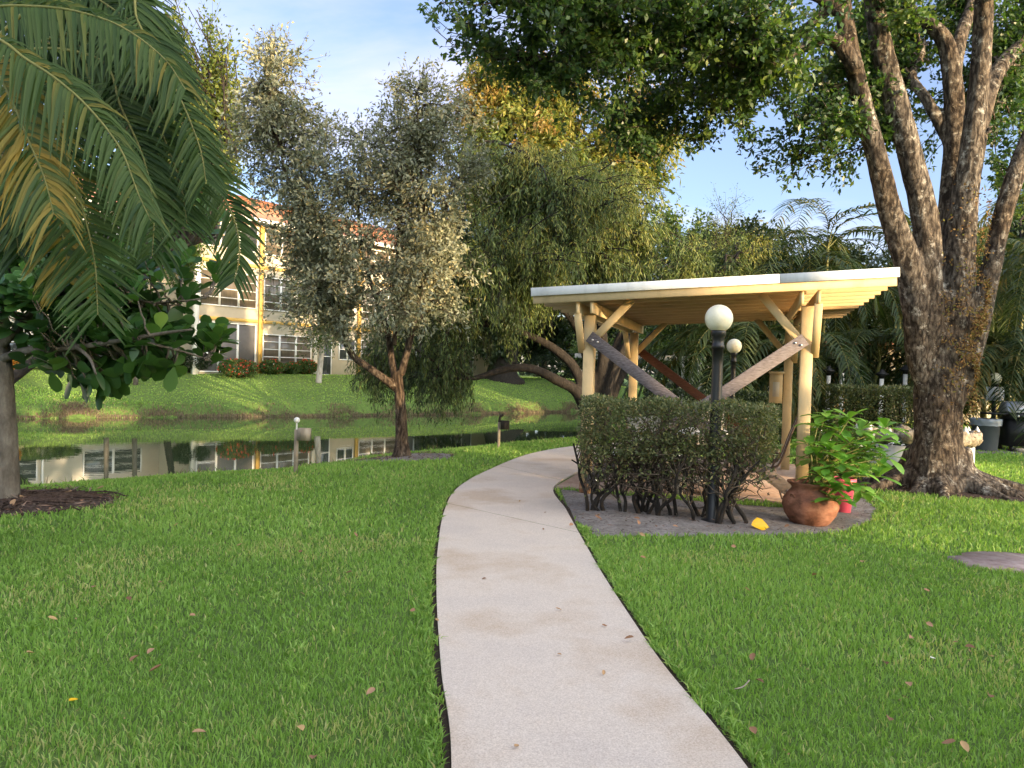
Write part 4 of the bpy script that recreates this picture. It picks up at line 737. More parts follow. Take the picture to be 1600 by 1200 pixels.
tree('oak_tree', 'huge many stemmed shade tree with rough mossy bark right of the gazebo', (6.38, 11.45, 0),
     [(trunk, [.58, .51, .39, .34, .325, .335, .35, .33, .22, .06])] + roots + rooted([
      (tO([(1436, 560), (1432, 480), (1418, 410), (1390, 330), (1372, 255), (1348, 160), (1328, 70), (1312, -30), (1300, -160)], np.linspace(-.1, -1.2, 9)), [0.221, 0.202, 0.175, 0.152, 0.138, 0.129, 0.120, 0.101, 0.074]),
      (tO([(1450, 520), (1448, 440), (1446, 350), (1424, 250), (1398, 150), (1376, 70), (1362, -20), (1345, -160)], np.linspace(-.15, -.6, 8)), [0.239, 0.212, 0.193, 0.166, 0.152, 0.143, 0.129, 0.092]),
      (tO([(1474, 500), (1478, 400), (1484, 310), (1492, 220), (1488, 130), (1474, 60), (1430, 20), (1390, -30)], np.linspace(.1, .5, 8)), [0.239, 0.175, 0.147, 0.143, 0.133, 0.120, 0.083, 0.055]),
      (tO([(1492, 520), (1498, 420), (1508, 310), (1520, 210), (1532, 110), (1538, 10), (1542, -120)], np.linspace(-.1, -.3, 7)), [0.258, 0.212, 0.175, 0.156, 0.143, 0.133, 0.101]),
      (tO([(1506, 590), (1530, 500), (1548, 420), (1564, 350), (1588, 270), (1618, 190), (1660, 90)], np.linspace(0, -.3, 7)), [0.184, 0.156, 0.138, 0.129, 0.124, 0.110, 0.083]),
      (tO([(1515, 290), (1535, 180), (1560, 110), (1610, 60), (1680, 20)], np.linspace(.2, 1.2, 5)), [.14, .13, .12, .10, .07]),
      (tO([(1340, 110), (1300, 60), (1260, 72), (1210, 95), (1150, 100), (1080, 70), (980, 50), (880, 30)], np.linspace(-1, -1.6, 8)), [.11, .09, .08, .07, .06, .05, .035, .02]),
      (tO([(1318, 20), (1270, -10), (1180, -20), (1060, 10), (940, 60), (850, 90)], np.linspace(-1.2, -1.0, 6)), [.10, .08, .07, .055, .04, .02]),
      (tO([(1312, 0), (1240, 60), (1160, 120), (1080, 150), (1010, 190)], np.linspace(-1.2, .2, 5)), [.08, .065, .05, .035, .015]),
      (tO([(1488, 130), (1500, 60), (1520, 0), (1530, -90)], np.linspace(.4, 1.2, 4)), [.12, .10, .09, .06]),
      (tO([(1490, 235), (1450, 160), (1425, 120), (1440, 80), (1420, 40)], [.35, .4, .6, .9, 1.2]), [.09, .08, .07, .06, .04])]),
     [B(760, 20, 9.6, 80, 60, 1.2), B(690, 10, 9.4, 50, 38, .8, .9), B(860, 70, 9.8, 85, 80, 1.5), B(930, 120, 10, 70, 75, 1.3), B(1000, 150, 10.3, 75, 80, 1.2), B(1010, 40, 9.8, 110, 70, 1.8), B(1120, 80, 10, 90, 90, 1.6), B(1130, 170, 10.8, 60, 55, 1.0), B(1230, 60, 9.8, 90, 75, 1.8), B(1220, 190, 11, 70, 80, 1.2), B(1290, 200, 11.8, 60, 75, 1.2), B(1310, 110, 12.9, 80, 90, 1.2), B(1420, 40, 13.2, 90, 70, 1.2), B(1420, 160, 13.3, 90, 100, 1.0), B(1540, 60, 13.2, 90, 90, 1.2), B(1580, 180, 13.2, 60, 90, 1.0), B(1440, 10, 10.3, 60, 22, .5, .6), B(1395, 180, 10.4, 24, 42, .35, .8), B(1560, 30, 13.9, 80, 60, 1.2), B(1580, 300, 12.8, 40, 55, .8, .8), B(1240, 260, 11, 32, 30, .5, .6), B(1010, 250, 10.6, 26, 30, .5, .7),
      B(1200, -120, 9.5, 330, 90, 2.5, .55), B(1500, -120, 10, 200, 90, 2.5, .55)],
     600, 12, 13, .095, .052, M_oak, M_bark, 9, tl=.36, inner=.2, rb=.024, up=.05, n=18, clump=.16, S=44, rough=.12, vox=.035)
oak = bpy.data.objects['oak_tree']; g = np.random.default_rng(19); mb = MB(); n = 5200; yy = np.where(g.random(n) < .75, g.normal(520, 55, n), g.uniform(300, 640, n)); q = np.array([P(1478 + .02 * (520 - y_), y_, dO) for y_ in yy]); a = np.where(g.random(n) < .8, g.normal(-.75, .6, n), g.uniform(-3.1, .2, n)); rr_ = .36 + .12 * ss(560, 470, yy) + np.abs(g.normal(0, .035, n)); k = (np.sin(a * 5 + yy * .05) + np.sin(yy * .11 - a * 3) + g.normal(0, .5, n)) > -.1
d = np.stack([np.cos(a), np.sin(a), 0 * a], 1); leaves(mb, (q + d * rr_[:, None])[k], d[k] * .6 + rnd_dir(g, n)[k] * .8 - [0, 0, .3], d[k] + rnd_dir(g, n)[k] * .5, .05 * g.uniform(.6, 1.3, n)[k], .026, tint=g.random(n)[k]); mb.build('fern_growth', leafmat('dry_fern', [(.07, .04, .02), (.16, .095, .045), (.24, .16, .07), (.13, .14, .035)], .8, .2, .1), oak)
vn = T([(1393, 150), (1392, 210), (1397, 255), (1406, 300), (1410, 330)], 11.0)

# weeping tree beyond the gazebo
wb = at(932, 648, 20.5); tW = lambda pts, dd: T(pts, 20.5 + np.asarray(dd, float)); W0 = wb - [0, 0, .2]
tree('weeping_tree', 'dark arching tree with long weeping strands behind the left gazebo post', wb,
     [(np.vstack([[W0], tW([(905, 618), (870, 594), (830, 576), (790, 577), (745, 590), (715, 592)], np.linspace(0, -1, 6))]), [0.211, 0.161, 0.143, 0.124, 0.105, 0.074, 0.031]),
      (np.vstack([[W0], tW([(905, 590), (870, 548), (820, 522), (760, 508), (690, 520), (620, 545)], np.linspace(.2, .3, 6))]), [0.211, 0.143, 0.124, 0.099, 0.074, 0.050, 0.019]),
      (np.vstack([[W0], tW([(918, 570), (900, 510), (860, 465), (800, 430), (740, 400)], np.linspace(.4, -1.5, 5))]), [0.211, 0.136, 0.112, 0.093, 0.068, 0.031]),
      (np.vstack([[W0], tW([(942, 560), (935, 480), (905, 390), (870, 330), (850, 290)], np.linspace(.4, 0, 5))]), [0.211, 0.149, 0.124, 0.093, 0.056, 0.025]),
      (np.vstack([[W0], tW([(962, 575), (990, 522), (1030, 478), (1080, 440), (1130, 420)], np.linspace(.2, .9, 5))]), [0.211, 0.136, 0.112, 0.087, 0.056, 0.025]),
      (np.vstack([[W0], tW([(955, 565), (978, 500), (985, 430), (965, 370), (955, 320)], np.linspace(.4, 2, 5))]), [0.186, 0.124, 0.099, 0.074, 0.050, 0.019]),
      (np.vstack([[W0], tW([(970, 590), (1010, 530), (1050, 500), (1110, 480)], [.6, 1.4, 2.2, 3])]), [0.174, 0.112, 0.074, 0.050, 0.019])],
     [B(660, 500, 20.2, 100, 55, 2.2), B(750, 440, 19.5, 95, 70, 2.4), B(720, 350, 20.5, 60, 60, 2.0), B(830, 340, 20, 110, 80, 2.6), B(880, 320, 21, 100, 50, 2.4), B(960, 340, 20.5, 90, 65, 2.4), B(900, 410, 19.5, 100, 45, 2.4), B(1010, 400, 20.5, 70, 50, 2), B(1090, 420, 22, 110, 48, 2), B(1160, 400, 23.5, 60, 45, 1.6), B(770, 470, 20.6, 70, 25, 1.6, .6), B(600, 560, 20.3, 45, 30, 1.2), B(640, 585, 20.2, 80, 22, 1.5), B(810, 265, 21, 80, 45, 2), B(930, 280, 21, 90, 50, 2), B(730, 270, 21, 45, 60, 1.8),],
     560, 15, 19, .15, .030, M_weep, M_barkd, 23, tl=.95, hang=.75, prof=None, inner=.3, rb=.035, up=.18, clump=.2, jit=.05, tintz=.12, vox=.05)
# tall golden tree behind it
YD = 47.0; YS = YD / 36; yb = at(785, 596, YD); tree('golden_tree', 'tall tree with sunlit yellow and rusty leaves rising behind the weeping tree', yb,
     [(np.vstack([[yb - [0, 0, .3]], T([(785, 580), (790, 520), (800, 420), (820, 320), (840, 220), (850, 150)], YD)]), [1.5, .95, .75, .6, .5, .3, .1]), (T([(800, 430), (760, 330), (750, 240), (770, 160)], YD), [.3, .24, .16, .06]), (T([(810, 370), (880, 300), (950, 250), (1000, 230)], YD), [.3, .22, .15, .06])],
     [B(1010, 330, 46.5, 50, 70, 3.5), B(1020, 250, 47.0, 34, 40, 2.5), B(790, 160, 47.0, 80, 60, 3.9), B(870, 160, 47.7, 80, 60, 3.9), B(740, 210, 47.0, 45, 80, 3.2), B(950, 200, 47.0, 80, 75, 3.9), B(990, 280, 47.0, 55, 80, 3.2), B(830, 260, 45.7, 110, 80, 4.5), B(800, 370, 46.3, 95, 80, 3.9), B(930, 350, 47.0, 80, 80, 3.9), B(780, 118, 47.7, 40, 25, 2.0, .8)],
     460, 13, 14, .33, .16, M_gold, M_barkd, 41, tl=1.4, inner=.35, rb=.05, up=.12, clump=.24, jit=.12, droop=.5, tintz=.18)
# round leaved tree at the left
dC = float((bclu - EYE) @ fwd); tC = lambda pts, dd=0: T(pts, dC + np.asarray(dd, float))
cl = thing('round_leaved_tree', 'small tree with big round glossy leaves and a smooth grey trunk at the left edge', 'tree', bclu); g = np.random.default_rng(17); mb = MB(); SP = []
for pts, r_ in [(np.vstack([[bclu - [0, 0, .1]], tC([(10, 700), (8, 630), (4, 560), (-6, 500), (-20, 420)], np.linspace(0, .1, 5))]), [.155, .115, .10, .09, .08, .05]),
                (tC([(6, 560), (40, 548), (90, 545), (140, 540), (200, 530), (260, 520), (300, 515)], np.linspace(0, -.6, 7)), [.05, .042, .035, .03, .024, .018, .01]), (tC([(2, 540), (40, 500), (90, 460), (160, 430), (240, 400), (300, 380)], np.linspace(0, .3, 6)), [.05, .042, .035, .028, .02, .01]),
                (tC([(-10, 480), (20, 420), (60, 360), (90, 320)], np.linspace(0, .2, 4)), [.05, .04, .03, .012]), (tC([(120, 542), (140, 560), (150, 585)], [-.3, -.5, -.6]), [.02, .015, .01]), (tC([(200, 530), (270, 545), (320, 560)], [-.4, -.3, -.1]), [.018, .014, .008]), (tC([(160, 430), (220, 470), (290, 470), (320, 465)], [.1, 0, -.1, -.1]), [.02, .016, .012, .006])]:
    p, rr = limb(mb, pts, r_, 12, 26, .04, 3); SP.append(p[4:])
mb.build('trunk', M_barkg, cl, smooth=True); SP = np.vstack(SP)
tg = []
for x, y, rx, ry, rd, n in [(60, 360, 70, 60, .7, 26), (40, 440, 70, 60, .8, 30), (130, 430, 80, 60, .8, 30), (200, 440, 60, 60, .7, 22), (90, 520, 90, 50, .7, 26), (200, 520, 80, 40, .6, 22), (255, 520, 44, 40, .5, 10), (155, 590, 30, 24, .3, 9), (330, 535, 24, 30, .25, 8), (270, 395, 30, 30, .4, 5), (335, 415, 14, 12, .1, 3), (285, 460, 24, 24, .3, 4), (10, 360, 40, 40, .5, 14), (320, 330, 16, 24, .2, 4), (345, 520, 8, 8, .1, 2), (250, 555, 50, 24, .5, 10), (180, 560, 50, 25, .5, 10), (100, 555, 50, 20, .5, 8),  (-40, 440, 60, 90, .8, 16)]:
    for _ in range(int(n * 1.25) if n > 9 else n):
        q = rnd_dir(g, 1)[0] * g.uniform(.3, 1) ** .5; tg.append(P(x + q[0] * rx, y + q[2] * ry, dC + .1 + q[1] * rd))
tg = np.array(tg); i = np.linalg.norm(tg[:, None] - SP[None], axis=2).argmin(1); s0 = SP[i]; q = np.linspace(0, 1, 8)[None, :, None]; path = s0[:, None] * (1 - q) + tg[:, None] * q + np.array([0, 0, -.12]) * (q * (1 - q)) * 2 + g.normal(0, .01, (len(tg), 8, 3)); mb = MB(); tubes(mb, path, np.linspace(.014, .006, 8)[None], 5); mb.build('branches', M_barkg, cl)
LP, LD, LN, LT = [], [], [], []
for t_, a in zip(tg, unit(path[:, -1] - path[:, -3])):
    k = g.integers(6, 10); X_ = unit(np.cross(a, [.2, .3, 1])); Y_ = np.cross(a, X_); ph = g.uniform(0, 6.28); c_ = np.clip(g.normal(.42, .15), .1, .7)
    for j in range(k):
        an = ph + j * 2.4; LP.append(t_ - a * .03 * j); LD.append(a * (.9 - .11 * j) + (X_ * math.cos(an) + Y_ * math.sin(an)) * .8 + [0, 0, .15]); LN.append(a + [0, -.2, .6]); LT.append(np.clip(c_ + g.normal(0, .12), 0, 1))
n = len(LP); LL = g.uniform(.15, .25, n); mb = MB(); leaves(mb, LP, np.array(LD), np.array(LN), LL, LL * .66, [(0, .08), (.12, .3), (.4, .8), (.65, 1), (.87, .82), (1, .2)], .14, .12, np.array(LT)); mb.build('crown', M_clus, cl, smooth=True)

# ------------------------------------------------------------------ palms
def frond(ml, mr, pts, n, L, W_, droop, g, tint=.45, tv=.1, plane=(0, -1, .2), r=.012, ang=.75, yellow=0.0, nS=30, sides=(1, -1), start=.14):
    p = spline(pts, nS); tubes(mr, [p], (r * (1 - .75 * np.linspace(0, 1, nS)))[None], 6)
    u_ = np.linspace(start, .995, n) * (nS - 1); i0 = np.minimum(u_.astype(int), nS - 2); f_ = (u_ - i0)[:, None]; q = p[i0] * (1 - f_) + p[i0 + 1] * f_; t_ = unit(np.gradient(p, axis=0))[i0]; pl = unit(np.array(plane, float)); s_ = unit(np.cross(t_, pl)); x = np.linspace(0, 1, n); env = np.clip(np.minimum(.45 + 2.2 * x, 1.25 - .75 * x), .2, 1)
    for sd_ in sides:
        D = unit(s_ * sd_ * ang + t_ * (1 - ang * .55 + .25 * x[:, None]) + pl * .18 + g.normal(0, .09, (n, 3))); N = unit(pl + g.normal(0, .15, (n, 3))); LL = L * env * g.uniform(.85, 1.1, n)
        tn = np.clip(tint + g.normal(0, tv, n) + yellow * (g.random(n) < .5 + .5 * yellow), 0, 1)
        leaves(ml, q, D, N, LL, W_ * (.6 + .4 * env), [(0, .35), (.12, .9), (.4, 1), (.7, .7), (.9, .35), (1, .03)], .35, droop * g.uniform(.7, 1.3, n), tn)
pb_ = np.array([-4.15, 5.2, 0]); pm = thing('areca_palm', 'palm with long drooping fronds hanging in from the upper left, some leaflets yellowed', 'palm', pb_); g = np.random.default_rng(61); mb = MB()
for k, (dx, dy, h) in enumerate(((0, 0, 2.7), (.25, .35, 3.0), (-.3, .25, 2.6), (.1, -.35, 2.4))):
    b = pb_ + [dx, dy, -.05]; limb(mb, [b, b + [0, 0, h * .5], b + [.05, 0, h]], [.075, .06, .055], 10, 16, .05, k)
mb.build('trunk', M_rach, pm, smooth=True); hub = pb_ + [.05, 0, 2.75]
FR = [([(80, 150), (103, 240), (130, 330), (148, 410), (153, 492)], 4.6, .50, .15, .45, 0), ([(250, 150), (300, 225), (340, 290), (368, 350), (374, 400), (366, 440)], 5.2, .30, .35, .40, 0), ([(190, -30), (214, 30), (242, 85), (280, 150), (312, 230), (322, 285)], 4.9, .36, .45, .38, 0),
      ([(-20, 100), (15, 150), (45, 220), (70, 280), (84, 335)], 4.3, .40, .55, .55, .22), ([(-20, 14), (50, 10), (120, 18), (190, 42), (255, 90), (290, 140)], 4.4, .26, .95, .48, 0), ([(-10, 60), (40, 92), (90, 125), (140, 170), (188, 232), (215, 300), (236, 345)], 4.2, .27, .85, .5, 0),
      ([(170, 60), (225, 150), (262, 230), (285, 300), (292, 350)], 5.0, .45, .4, .35, 0), ([(150, 90), (190, 170), (225, 250), (240, 330), (238, 400)], 4.9, .45, .35, .35, .05), ([(60, -40), (120, -20), (185, 20), (240, 65), (275, 130)], 5.1, .42, .6, .4, 0), ([(30, 180), (60, 260), (90, 340), (104, 400), (108, 440)], 4.8, .40, .3, .5, .3),
      ([(-30, -20), (40, -30), (120, -25), (200, 0), (255, 50)], 5.3, .40, .8, .35, 0), ([(0, 140), (60, 160), (120, 210), (165, 290), (185, 360)], 5.2, .45, .4, .3, 0), ([(-30, 200), (0, 240), (25, 300), (38, 350)], 4.9, .35, .5, .35, .1), ([(90, 20), (150, 70), (200, 130), (225, 200), (228, 270)], 5.3, .45, .5, .3, 0), ([(100, -80), (160, -50), (215, 0), (250, 70), (270, 150)], 5.3, .42, .5, .3, 0), ([(40, -60), (110, -10), (170, 60), (210, 150)], 5.4, .5, .5, .25, 0), ([(-60, 260), (-10, 290), (20, 340), (30, 400)], 5.0, .4, .4, .25, .1), ([(0, -10), (80, 40), (150, 110), (200, 200), (222, 290)], 5.5, .5, .5, .25, 0), ([(-40, 60), (20, 60), (80, 90), (120, 160), (130, 240)], 5.5, .5, .6, .25, 0)]
for k, (pts, d, L, dr_, tn, ye) in enumerate(FR):
    ml, mr = MB(), MB(); q = T(pts, d + np.linspace(.15, -.15, len(pts))); st_ = hub + [g.normal(0, .1), g.normal(0, .1), 0]; lead = st_ * .45 + q[0] * .55 + [0, 0, .35]; frond(ml, mr, np.vstack([[st_, lead], q]), 60, L, .025, dr_, g, tn + .12, .10, (.15, -1, .35), .013, .8, ye, 40, start=.22); fo = ml.build('frond', M_palm, pm); mr.build('rachis', M_rach, fo)
def palm_clump(name, label, base, hs, nf, FL, L, seed, group=None, mat=M_palmf, rt=.06, W_=.055, nl=38, tm=None):
    o = thing(name, label, 'palm', base, 0, group); g = np.random.default_rng(seed); base = np.array(base); mt = MB()
    for h in hs:
        a = g.uniform(0, 6.28); r_ = g.uniform(.1, .5) if len(hs) > 1 else 0; b = base + [math.cos(a) * r_, math.sin(a) * r_, -.1]; top = b + [math.cos(a) * r_ * 1.6, math.sin(a) * r_ * 1.6, h]
        limb(mt, [b, (b + top) / 2 + g.normal(0, .06, 3), top], [rt * 1.3, rt, rt * .85], 8, 14, .04, seed); ph = g.uniform(0, 6.28)
        for k in range(nf):
            az_ = ph + k * 2.4 + g.normal(0, .15); el = g.uniform(.35, 1.35); d = np.array([math.cos(az_), math.sin(az_), 0]); fl = FL * g.uniform(.8, 1.15); c = [top, top + d * fl * .22 * math.cos(el) + [0, 0, fl * .33 * math.sin(el)], top + d * fl * .55 + [0, 0, fl * .42 * math.sin(el)], top + d * fl * .85 + [0, 0, fl * (.30 * math.sin(el) - .12)], top + d * fl * .98 + [0, 0, fl * (.15 * math.sin(el) - .38)]]
            ml, mr = MB(), MB(); frond(ml, mr, c, nl, L, W_, .45, g, g.uniform(.25, .6), .1, (d[0] * .25, d[1] * .25, 1), .014, .8, .25 if g.random() < .15 else 0, 16); mt2 = ml.build('frond', mat, o); mr.build('rachis', M_rach, mt2)
    mt.build('trunk', tm or M_rach, o, smooth=True); return o
def gb(x, d): p = at(x, 640, d); return p
pA = palm_clump('areca_palm', 'tall palm clump whose arching fronds top the gazebo roof near its right end', gb(1262, 23), [4.7, 5.5, 3.6, 4.3], 9, 2.9, .62, 71, 'palms behind the gazebo')
pB = palm_clump('areca_palm', 'bushy palm clump directly behind the wall box post', gb(1225, 21), [1.2, 2.2, 1.7], 9, 2.6, .55, 72, 'palms behind the gazebo')
dup(pA, gb(1180, 26), 2.0, 'palm clump showing left of the tallest fronds above the roof'); dup(pB, gb(1345, 23), 1.1, 'palm clump in front of the beige house between gazebo and big trunk'); dup(pB, gb(1150, 20.5), 4.0, 'dark low palm behind the farther lamp post'); dup(pA, gb(1570, 24), 3.4, 'palm with light green fronds right of the big trunk'); dup(pB, gb(1545, 20.5), 2.6, 'shaded palm right behind the dim lamp and notice sheet'); dup(pB, gb(1640, 19.5), 5.2, 'dark palm hanging over the grill at the right edge'); dup(pA, gb(1420, 25), 5.0, 'palm clump hidden partly by the left side of the big trunk'); dup(pA, gb(1690, 19.5), 4.4, 'tall shaded palm at the right edge behind the grill'); dup(pB, gb(1480, 22.5), .4, 'low palm just visible behind the big trunk')
dup(pB, gb(1300, 25.5), 2.2, 'shaded palm clump behind the leftmost bollard light')
sl = palm_clump('slim_palm', 'slim leaning palm in front of the white wing of the apartments, mirrored in the pond', at(168, 585, 31.5), [5.2], 11, 2.0, .5, 81, 'slim palms by the apartments', rt=.085, tm=M_barkg); dup(sl, at(212, 585, 32.5), 2.1, 'slim palm nearer the corner of the apartments, mirrored in the pond')

# ------------------------------------------------------------------ background trees
def bgtree(x, d, h, blobs, label, mat, seed, name='broad_tree', L=.24, nT=150, W_=.12, tint=.45, group=None, r=.16, nL=12, bark=None):
    b = at(x, 600, d); c = blobs[0][0]; top = np.array([c[0], c[1], b[2] + h * .85]); return tree(name, label, b, [([b - [0, 0, .2], (b + top) / 2 + [.15, 0, 0], top], [r * 1.4, r, r * .3])], blobs, nT, 10, nL, L, W_, mat, bark or M_barkd, seed, tl=.8, inner=.3, rb=.035, clump=.18, jit=.1, tint=tint, S=16, n=8, group=group)
bgtree(-150, 24, 8, [B(300, 60, 24, 55, 60, 1.5), B(325, 150, 24, 42, 70, 1.4), B(250, 130, 24, 60, 110, 1.6), B(330, 230, 24, 22, 40, .9), B(160, 80, 24, 90, 90, 2), B(60, 60, 24, 90, 80, 2), B(345, 60, 24, 26, 22, .7, .6)], 'yellow green tree high behind the drooping palm fronds', M_gold, 101, L=.16, W_=.08, nT=300, tint=.25)
bgtree(262, 34.5, 6, [B(285, 310, 34, 40, 50, 1.4), B(262, 385, 34, 40, 40, 1.4), B(235, 330, 34, 40, 60, 1.4), B(330, 300, 34, 16, 20, .7, .7)], 'green tree with fine leaves in front of the apartment roof', M_green, 102, L=.16, W_=.08, nT=190, r=.12)
bgtree(497, 37.5, 5, [B(500, 500, 37, 40, 46, 1.2), B(520, 450, 37, 50, 50, 1.4), B(480, 440, 37, 35, 40, 1.2)], 'young tree with a slim pale trunk on the far lawn behind the silver tree', M_green, 103, bark=M_pale, L=.14, W_=.07, nT=110, r=.11)
for k, (x, d, h, bl, lab, mt_, ti) in enumerate([
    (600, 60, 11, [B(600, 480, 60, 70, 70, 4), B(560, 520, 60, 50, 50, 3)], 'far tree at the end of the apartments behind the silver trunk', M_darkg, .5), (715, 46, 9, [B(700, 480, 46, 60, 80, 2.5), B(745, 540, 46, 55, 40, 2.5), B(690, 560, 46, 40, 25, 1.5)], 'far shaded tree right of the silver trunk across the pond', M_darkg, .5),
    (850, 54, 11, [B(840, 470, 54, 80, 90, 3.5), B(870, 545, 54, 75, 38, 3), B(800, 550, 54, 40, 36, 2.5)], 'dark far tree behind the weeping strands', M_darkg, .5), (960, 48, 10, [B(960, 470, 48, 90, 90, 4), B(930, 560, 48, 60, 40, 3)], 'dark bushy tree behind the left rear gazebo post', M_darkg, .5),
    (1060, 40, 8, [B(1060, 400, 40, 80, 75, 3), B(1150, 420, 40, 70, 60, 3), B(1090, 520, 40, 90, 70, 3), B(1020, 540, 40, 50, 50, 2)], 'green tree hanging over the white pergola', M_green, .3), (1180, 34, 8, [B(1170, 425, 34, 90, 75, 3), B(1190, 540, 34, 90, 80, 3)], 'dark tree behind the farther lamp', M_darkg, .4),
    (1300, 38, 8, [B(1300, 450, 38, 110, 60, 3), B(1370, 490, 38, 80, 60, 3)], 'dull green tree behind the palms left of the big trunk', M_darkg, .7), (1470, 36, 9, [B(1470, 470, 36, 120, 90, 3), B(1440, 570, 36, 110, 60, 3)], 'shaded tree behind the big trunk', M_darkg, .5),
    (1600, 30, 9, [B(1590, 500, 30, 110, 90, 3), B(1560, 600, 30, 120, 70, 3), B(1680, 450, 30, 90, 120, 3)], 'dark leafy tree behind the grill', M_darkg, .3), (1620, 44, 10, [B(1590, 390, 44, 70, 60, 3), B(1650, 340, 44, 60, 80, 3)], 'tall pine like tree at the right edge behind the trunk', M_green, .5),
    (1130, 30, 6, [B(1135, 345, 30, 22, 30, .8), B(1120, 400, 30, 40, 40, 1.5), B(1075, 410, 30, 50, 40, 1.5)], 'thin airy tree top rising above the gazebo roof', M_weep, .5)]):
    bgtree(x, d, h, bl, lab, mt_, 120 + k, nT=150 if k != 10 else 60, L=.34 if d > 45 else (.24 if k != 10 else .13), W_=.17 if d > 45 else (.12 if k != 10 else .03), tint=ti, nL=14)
# far tree line as one mass
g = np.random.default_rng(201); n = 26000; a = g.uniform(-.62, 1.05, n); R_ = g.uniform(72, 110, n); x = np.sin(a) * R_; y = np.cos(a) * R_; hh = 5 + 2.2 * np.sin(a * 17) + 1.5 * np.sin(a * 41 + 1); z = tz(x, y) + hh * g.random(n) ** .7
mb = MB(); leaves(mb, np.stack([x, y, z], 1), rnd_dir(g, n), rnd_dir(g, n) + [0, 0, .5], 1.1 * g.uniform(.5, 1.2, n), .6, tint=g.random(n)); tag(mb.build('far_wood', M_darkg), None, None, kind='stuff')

# ------------------------------------------------------------------ apartments
FA = R(53.13); B0 = np.array([-14.9, 36.0, 0.98])
ap = thing('apartment_building', 'cream three storey apartments with yellow pillars and an orange tile roof across the pond', 'building', B0, FA); f = Local(ap)
mb = MB(); boxf(mb, f, (0, .0, -1), (24, 9, 7.7)); mb.build('wall', M_stucco, ap); mb = MB(); boxf(mb, f, (-24, 3.0, -1), (-.003, 9.5, 7.66)); mb.build('wing_wall', M_cream2, ap)
def win(t0, t1, z0, z1, nc, nr, pm_, y=0, fw=.05, name='window'):
    mb = MB(); e = .07
    boxf(mb, f, (t0, y - e, z0), (t0 + fw, y - .001, z1)); boxf(mb, f, (t1 - fw, y - e, z0), (t1, y - .001, z1)); boxf(mb, f, (t0 + fw, y - e, z0), (t1 - fw, y - .001, z0 + fw)); boxf(mb, f, (t0 + fw, y - e, z1 - fw), (t1 - fw, y - .001, z1))
    for c in range(1, nc): x = t0 + (t1 - t0) * c / nc; boxf(mb, f, (x - .05, y - e - .01, z0 + fw), (x + .05, y - .001, z1 - fw))
    for r_ in range(1, nr): z = z0 + (z1 - z0) * r_ / nr; boxf(mb, f, (t0 + fw, y - e + .015, z - .018), (t1 - fw, y - .002, z + .018))
    w = mb.build(name, M_alu, ap); mb = MB(); boxf(mb, f, (t0 + fw, y - .03, z0 + fw), (t1 - fw, y - .003, z1 - fw)); mb.build('pane', pm_, w)
for t0, t1 in ((.15, 3.25), (3.65, 6.7), (10.2, 13.3), (13.7, 16.8), (17.2, 20.3)):
    if t0 < 1 or t0 > 13: win(t0, t1, .12, 2.52, 3, 1, M_screen, name='porch_screen')
    else: win(t0, t1, .55, 2.1, 3, 4, M_blind)
    win(t0, t1, 3.3, 4.98, 3, 4, M_blind); win(t0, t1, 6.1, 7.4, 3, 1, M_blind if t0 > 3 else M_glass)
win(7.3, 8.1, .05, 2.1, 1, 2, M_glass, name='door_window'); win(8.6, 9.8, .9, 2.1, 2, 2, M_glass)
for z in (3.3, 6.1): win(7.3, 9.7, z, z + 1.4, 2, 3, M_blind)
for z in (2.62, 5.36):
    mb = MB(); boxf(mb, f, (.0, -.06, z), (24, -.001, z + .16)); mb.build('yellow_band', M_yel, ap)
for t0 in (3.36, 6.82, 9.9, 13.42, 16.9):
    mb = MB(); boxf(mb, f, (t0, -.14, -.4), (t0 + .22, -.0611, 7.55)); mb.build('yellow_pillar', M_yel if t0 < 5 or t0 > 9 else M_cream2, ap)
mb = MB(); boxf(mb, f, (-.12, -.10, -.4), (.12, .1, 7.6)); mb.build('corner_pillar', M_alu, ap); mb = MB(); boxf(mb, f, (.13, -.085, .98), (1.1, -.0705, 1.05)); mb.build('porch_rail', M_alu, ap)
for z in (.45, 3.4, 6.1):
    for t0 in (-3.6, -8.2, -12.8, -17.4): win(t0, t0 + 2.7, z, z + 1.15, 2, 3, M_glass, 3.0)
for t0 in (-5.3, -10):
    mb = MB(); tubes(mb, [[f((t0, 2.93, -.3)), f((t0, 2.93, 7.6))]], .05, 8); mb.build('downpipe', M_alu, ap)
win(.4, 2.6, 3.3, 4.9, 2, 3, M_glass, -.0) if False else None
rv = MB(); e = .7; q = [(-24 - e, 3 - e), (-e, 3 - e), (-e, -e), (24, -e), (24, 10), (-24 - e, 10)]
v = [f((x, y, 7.68)) for x, y in q] + [f((-24, 6.4, 9.9)), f((3.6, 6.4, 9.9)), f((4.2, 4.6, 9.9)), f((24, 4.6, 9.9))]; rv.add(v, [np.array([(3, 2, 8, 9), (0, 1, 7, 6), (4, 5, 6, 7)]), np.array([(1, 2, 8), (1, 8, 7), (4, 7, 8), (4, 8, 9)]), np.array([(5, 0, 6), (3, 9, 4)]), np.array([(5, 4, 3, 2, 1, 0)])]); rv.build('roof', M_tile, ap)
mb = MB(); board(mb, f((-e, -e + .02, 7.62)), f((24, -e + .02, 7.62)), .06, .2); board(mb, f((-24 - e, 3 - e + .02, 7.62)), f((-e - .04, 3 - e + .02, 7.62)), .06, .2); mb.build('eaves_board', M_cream2, ap)
